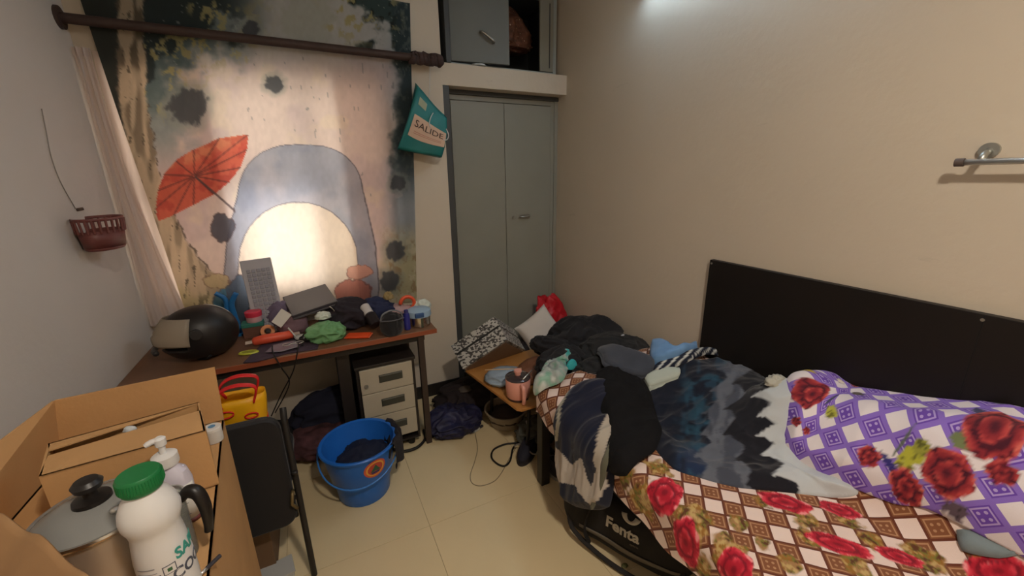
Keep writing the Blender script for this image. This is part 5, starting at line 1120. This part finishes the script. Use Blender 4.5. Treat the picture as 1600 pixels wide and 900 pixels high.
mx2 = N_.new('ShaderNodeMix'); mx2.data_type = 'RGBA'; L_n.new(gt.outputs[0], mx2.inputs[0]); mx2.inputs[6].default_value = (*lin((178, 176, 170)), 1); mx2.inputs[7].default_value = (*lin((66, 64, 62)), 1); L_n.new(mx2.outputs[2], N_['Principled BSDF'].inputs['Base Color'])
def para(o, u, v, w_, name, m): 
    vs = [o + u * i + v * j + w_ * k_ for k_ in (0, 1) for j in (0, 1) for i in (0, 1)]; return MB().add(vs, [(0, 2, 3, 1), (4, 5, 7, 6), (0, 1, 5, 4), (2, 6, 7, 3), (0, 4, 6, 2), (1, 3, 7, 5)]).build(name, m, t, world=True, bevel=.002)
para(Q, a, bb_ * .56, c_, 'body', pr_); para(Q + bb_ * .62 - a * .01, a * 1.02, bb_ * .38, c_ * 1.0, 'lid', pr_); para(Q + bb_ * .55 + a * .02, a * .96, bb_ * .09, c_ * .98, 'gap', mat('gap_dark', (34, 34, 32), .8))
cn = c_.normalized(); wn = a.cross(c_).normalized(); wn = wn if wn.y < 0 else -wn
MB().slab([Q + wn * .003 + a * .05 + c_ * .04, Q + wn * .003 + a * .97 + c_ * .04, Q + wn * .003 + a * .97 + c_ * .97, Q + wn * .003 + a * .05 + c_ * .97], wn, .002).build('sheen_panel', mat('brown_sheen', (112, 96, 90), .18, var=.2, vs=5), t, world=True)  # front face: its brownish reflection put into the panel colour
def cushion(name, label, O, U, Vv, T, m, cat):
    """stuffed square cushion: O centre, U and Vv half edges, T half thickness"""
    n = U.cross(Vv).normalized(); mb = MB()
    for sd in (1, -1):
        def fn(u, v):
            x, y = 2 * u - 1, 2 * v - 1; b_ = (max(0, 1 - x ** 4) * max(0, 1 - y ** 4)) ** .5; pin = 1 - .10 * (1 - abs(y) ** 2) * abs(x) ** 3; pin2 = 1 - .10 * (1 - abs(x) ** 2) * abs(y) ** 3
            return O + U * x * pin + Vv * y * pin2 + n * sd * T * (b_ + .02) * (1 + .12 * mnoise.noise(Vector((x * 2, y * 2, sd))))
        mb.grid(26, 26, fn)
    o = mb.build(name, m, smooth=True); bm = bmesh.new(); bm.from_mesh(o.data); bmesh.ops.remove_doubles(bm, verts=bm.verts, dist=.0005); bm.to_mesh(o.data); bm.free(); return tag(o, label, cat)
pc_ = [at(850, 476, y=2.52), at(803, 512, y=2.48), at(880, 516, y=2.36), at(834, 560, y=2.30)]
Oc = (pc_[0] + pc_[1] + pc_[2] + pc_[3]) / 4; cushion('pillow', 'white square pillow leaning in the corner behind the clothes heap', Oc, (pc_[2] + pc_[3] - pc_[0] - pc_[1]) / 4 + (pc_[2] - pc_[1]) * 0, (pc_[0] + pc_[2] - pc_[1] - pc_[3]) / 4, .06, mat('pillow_white', (206, 198, 190), .9), 'pillow')
tag(lump('support_bag', (1.42, 2.44, .20), (.30, .14, .21), mat('dark_bag', (44, 40, 42), .9), seed=83, amp=.12, sub=5, flat=.95), 'dark bag on the floor under the white pillow by the wardrobe', 'bag')
tag(lump('red_bag', (1.60, 2.56, .42), (.13, .075, .20), mat('red_fabric', (186, 24, 38), .45, bump=.4, bs=14), seed=84, amp=.38, sub=5, lobes=((20, 70, .25, .05), (160, 60, .2, .05))), 'bright red plastic bag in the corner behind the white pillow', 'bag')
# kettle
t = thing('electric_pot', 'pink electric cooking pot with dark lid on the low table corner', 'kettle', (.900, 1.755, .403))
pk = mat('pot_pink', (222, 156, 140), .35, coat=.2)
MB().lathe([(0, .010), (.058, .010), (.064, .018), (.068, .06), (.069, .118), (.066, .122)], seg=44).build('body', pk, t, smooth='auto')
MB().lathe([(0, 0), (.060, 0), (.062, .012), (0, .012)], seg=40).build('base', mat('pot_base_dark', (70, 52, 48), .4), t, smooth='auto')
MB().lathe([(.069, .122), (.070, .126), (.066, .130), (.04, .136), (0, .138)], seg=44).build('lid', mat('lid_smoke', (58, 48, 50), .12, coat=.5), t, smooth='auto')
MB().lathe([(0, .136), (.016, .138), (.017, .152), (.022, .156), (.021, .166), (0, .168)], seg=26).build('knob', pk, t, smooth='auto')
hp2 = curve_pts([(-.012, -.064, .108), (-.018, -.098, .110), (-.020, -.106, .085), (-.018, -.104, .045), (-.014, -.092, .012)])
MB().tube(hp2, .011, 12, flat=.8).build('handle', pk, t, smooth=True)
t2_ = thing('wooden_stick', 'thin pale wooden stick lying across the pot lid', 'stick', (0, 0, 0)); a = at(758, 578, y=1.84); c = at(812, 576, y=1.78); MB().tube([a, c], .003, 8).build('shaft', mat('pale_wood', (190, 160, 124), .6), t2_, smooth=True); MB().tube([c, c + (c - a) * .05], .005, 8).build('tip', MATS['pale_wood'], t2_, smooth=True)
a = at(817, 594, y=1.70); c = at(831, 580, y=1.74); tag(MB().tube([a + Vector((0, 0, .004)), c + Vector((0, 0, .006))], .003, 8).build('spoon_handle', MATS['chrome'], smooth=True), 'small steel spoon handle resting on the dark pot lid', 'spoon')
tag(lump('bowl_cloth', (.92, 1.96, .43), (.115, .10, .035), mat('pale_blue_film', (146, 160, 172), .4), seed=91, amp=.2, sub=4, flat=.8), 'pale blue plastic packet on the table behind the pink pot', 'packet')
tag(lump('leather_pouch', (1.08, 1.93, .44), (.17, .08, .05), mat('leather_brown', (112, 70, 46), .6), seed=92, amp=.12, sub=4, flat=.8, rot=-15), 'brown leather pouch on the table below the printed box', 'pouch')
a = at(766, 601, z=.41); tag(MB().tube([a, a + Vector((.012, .004, .012)), a + Vector((.024, -.006, .006))], .004, 8).build('foil_scrap', MATS['chrome'], smooth=True), 'tiny silver scrap on the wooden table edge', 'scrap')

# ------------------------------------------------------------ things on the floor
t = thing('basin', 'grey-beige plastic basin on the floor under the low table', 'basin', (.985, 2.10, 0))
MB().lathe([(0, .004), (.09, .004), (.10, .01), (.135, .11), (.142, .112), (.142, .118), (.130, .116), (.095, .014), (0, .010)], seg=44).build('body', mat('basin_beige', (150, 138, 118), .45), t, smooth='auto')
lump('contents', (0, 0, .06), (.11, .11, .04), mat('dark_contents', (60, 50, 44), .8), t, seed=93, amp=.2, sub=4)
tag(lump('backpack', (.66, 2.20, .07), (.165, .135, .085), mat('navy_bag', (34, 34, 66), .6, var=.3, vs=14, bump=.2, bs=30), seed=94, amp=.22, sub=6, flat=.8), 'crumpled navy blue bag on the floor beside the drawer pedestal', 'bag')
tag(lump('cloth', (.86, 2.42, .08), (.24, .15, .10), mat('dark_brown_cloth', (40, 32, 34), .9), seed=95, amp=.25, sub=5, flat=.75), 'dark clothes heaped against the wall behind the navy bag', 'clothes')
p = at(722, 606, z=.16); tag(lump('cap', (.80, 2.36, .17), (.045, .04, .02), mat('grey_felt', (84, 76, 70), .9), seed=96, amp=.1, sub=4), 'small grey cap lying on the dark clothes by the wall', 'cap')
# earphone plug and cord
a = at(745, 672, z=.008)
t = thing('charger_plug', 'small white and grey plug at the end of a thin cord on the floor', 'charger', tuple(a), R(20))
MB().cbox((0, 0, .004), (.045, .02, .016)).build('body', mat('plug_white', (186, 186, 184), .4), t, bevel=.004); MB().cbox((.04, .005, .002), (.035, .016, .012)).build('dark_end', mat('plug_dark', (60, 56, 60), .4), t, bevel=.003); MB().cbox((-.032, -.004, .001), (.018, .012, .006)).build('prongs', MATS['chrome'], t)
cable('thin pale cord looping over the tiles from the small plug', [at(*q, z=.003) for q in ((742, 675), (746, 700), (742, 720), (735, 742), (738, 755), (752, 759), (772, 752), (784, 738), (795, 718), (806, 700))], .0022, mat('cord_taupe', (140, 124, 100), .6), 'cord', 'cord')
cable('black cable loop lying on the tiles left of the bed leg', [at(*q, z=.007) for q in ((812, 650), (818, 672), (812, 690), (790, 694), (772, 702), (768, 714), (776, 724), (788, 728), (797, 720), (801, 702), (806, 694))], .0055)
cable('grey cable lying over the dark shoe by the bed leg', [at(*q, z=.06) for q in ((803, 697), (812, 694), (824, 702), (834, 710), (844, 706))], .004, mat('cable_grey', (120, 112, 104), .6))
p = at(817, 657, z=.10); t = thing('toothbrush', 'black stick with pale tip standing among the cables by the bed', 'brush', tuple(at(826, 690, z=.0))); q0 = at(826, 690, z=.0)
MB().tube([(0, 0, 0), (-.004, .0, .10)], .008, 8).build('handle', cabm, t, smooth=True); MB().tube([(-.004, 0, .10), (-.012, .0, .15)], .007, 8).build('tip', mat('tip_pale', (176, 160, 156), .5), t, smooth=True)
# shoes under the bed
def shoe(label, loc, rz, col, grp=None):
    t = thing('shoe', label, 'shoe', loc, rz, grp); sh_m = mat('shoe_' + col[0], col[1], .8)
    so_ = MB()
    def outl(k_, z, w=1): a_ = 2 * PI * k_ / 28; x = .135 * math.cos(a_); y = (.046 + .008 * math.cos(a_)) * math.sin(a_) * w; return (x, y, z)
    so_.add([outl(k_, 0) for k_ in range(28)] + [outl(k_, .022) for k_ in range(28)], [tuple(range(28))[::-1], tuple(range(28, 56))] + [(i, (i + 1) % 28, (i + 1) % 28 + 28, i + 28) for i in range(28)]).build('sole', mat('sole_' + col[0], col[2], .7), t, smooth='auto')
    up_ = MB()
    rows = [(1, .022, 1, 0), (.98, .045, .96, 0), (.86, .065, .85, -.012), (.62, .080, .70, -.035), (.48, .088, .62, -.055)]
    vs = []
    for sc, z, w_, ox in rows:
        for k_ in range(28): x, y, _ = outl(k_, 0, w_); vs.append((x * sc + ox, y, z + (.015 * (x < -.02) if z > .06 else 0)))
    up_.add(vs, [(j * 28 + i, j * 28 + (i + 1) % 28, (j + 1) * 28 + (i + 1) % 28, (j + 1) * 28 + i) for j in range(4) for i in range(28)]).build('upper', sh_m, t, smooth=True, solid=.004)
    for k_ in range(3): MB().tube([(.0 + k_ * .022 - .02, -.022, .082 - k_ * .006), (.0 + k_ * .022 - .02, .022, .082 - k_ * .006)], .003, 6).build('lace', mat('lace_grey', (120, 118, 120), .8), t, smooth=True)
    return t
shoe('dark navy shoe on the floor just left of the bed leg', tuple(at(826, 706, z=0)), R(200 + 20), ('navy', (30, 30, 42), (36, 34, 40)))
shoe('dark shoe under the bed right behind the bed leg', (1.03, 1.62, 0), R(80), ('grey', (52, 50, 54), (150, 148, 142)))
tag(lump('crumpled_bag', (1.08, 1.86, .06), (.12, .10, .07), mat('grey_green_cloth', (78, 80, 74), .8), seed=97, amp=.3, sub=5, flat=.8), 'grey crumpled cloth on the floor under the low table', 'cloth')
L('black cloth bundle pushed under the bed end', (1.22, 1.45, .12), (.16, .12, .13), bk2, 98, 'bag', 'bundle', amp=.2, flat=.9)
# duffel bag
t = thing('duffel_bag', 'black duffel bag with white lettering lying on the floor under the bed edge', 'bag', (1.065, 1.04, .16), rot=(0, 0, R(-64)))
dm_ = mat('duffel_black', (18, 16, 17), .8, var=.2, vs=8)
def duf(u, v):
    a_ = 2 * PI * u; x = (v - .5) * .60; e_ = (1 - abs(2 * v - 1) ** 6) ** .5 * .97 + .03
    return (x, .125 * e_ * math.copysign(abs(math.cos(a_)) ** .8, math.cos(a_)) * (1 + .03 * math.sin(x * 24)), .145 * e_ * math.copysign(abs(math.sin(a_)) ** .7, math.sin(a_)) * (1 + .02 * math.sin(x * 31 + 2)) - .012)
MB().grid(48, 40, duf).build('body', dm_, t, smooth=True)
# front of the bag faces the aisle (local -y side after turning)
def dface(x, z, o):
    zz = np.clip((z + .012) / .145, -.98, .98); a_ = math.asin(math.copysign(abs(zz) ** (1 / .7), zz)); v = x / .60 + .5; e_ = (1 - abs(2 * v - 1) ** 6) ** .5 * .97 + .03
    return Vector((x, -(.125 * e_ * abs(math.cos(a_)) ** .8 * (1 + .03 * math.sin(x * 24))) - o, z))
wi = mat('ink_white', (186, 180, 168), .7)
def dtext(body, size, x0, z0, m, bold=.002, sx=1):
    o = text('lettering', body, size, Matrix.Identity(4), m, t, bold=bold, sx=sx)
    for v_ in o.data.vertices: v_.co = dface(x0 + v_.co.x, z0 + v_.co.y, .003 + v_.co.z)
dtext('Fenta', .066, .02, .035, wi, .002); dtext('sports', .014, .075, -.005, mat('ink_grey', (96, 90, 80), .7), .0003)
def ribbon(f_, x0, x1, n, wd, name, m):
    MB().grid(n, 2, lambda u, v: f_(x0 + (x1 - x0) * u, v)).build(name, m, t, smooth=True, solid=.001)
ribbon(lambda x, v: dface(.045 + (.030 - .012 * (v - .5) * 2 * 1) * math.sin(x), .108 - (.028 - .010 * (v - .5)) * math.cos(x), .003), R(-75), R(75), 14, 0, 'logo', wi)
ribbon(lambda x, v: dface(x, -.045 - .030 * v * (1 - abs(x - .02) * 2.2) + .0, .004), -.17, .25, 24, 0, 'stripe', mat('stripe_grey', (100, 94, 84), .7))
MB().tube(curve_pts([(-.24, -.09, -.02), (-.20, -.13, -.09), (-.05, -.145, -.135), (.12, -.15, -.14), (.22, -.13, -.135), (.26, -.09, -.05)]), .010, 8, flat=.3).build('shoulder_strap', mat('strap_web', (30, 27, 26), .8), t, smooth=True)
MB().tube(curve_pts([(-.12, -.12, .07), (-.14, -.135, -.05), (-.12, -.12, -.13)]), .012, 8, flat=.25).build('carry_strap', MATS['strap_web'], t, smooth=True)
MB().tube(curve_pts([(-.27, 0, .02), (-.30, 0, .06), (-.28, 0, .10)]), .008, 8).build('end_handle', MATS['strap_web'], t, smooth=True)
tag(lump('leaf_scrap', tuple(at(976, 884, z=.006)), (.014, .010, .005), mat('scrap_olive', (110, 112, 70), .7), seed=2, sub=3, amp=.3), 'small olive green scrap on the floor beside the duffel bag', 'scrap')
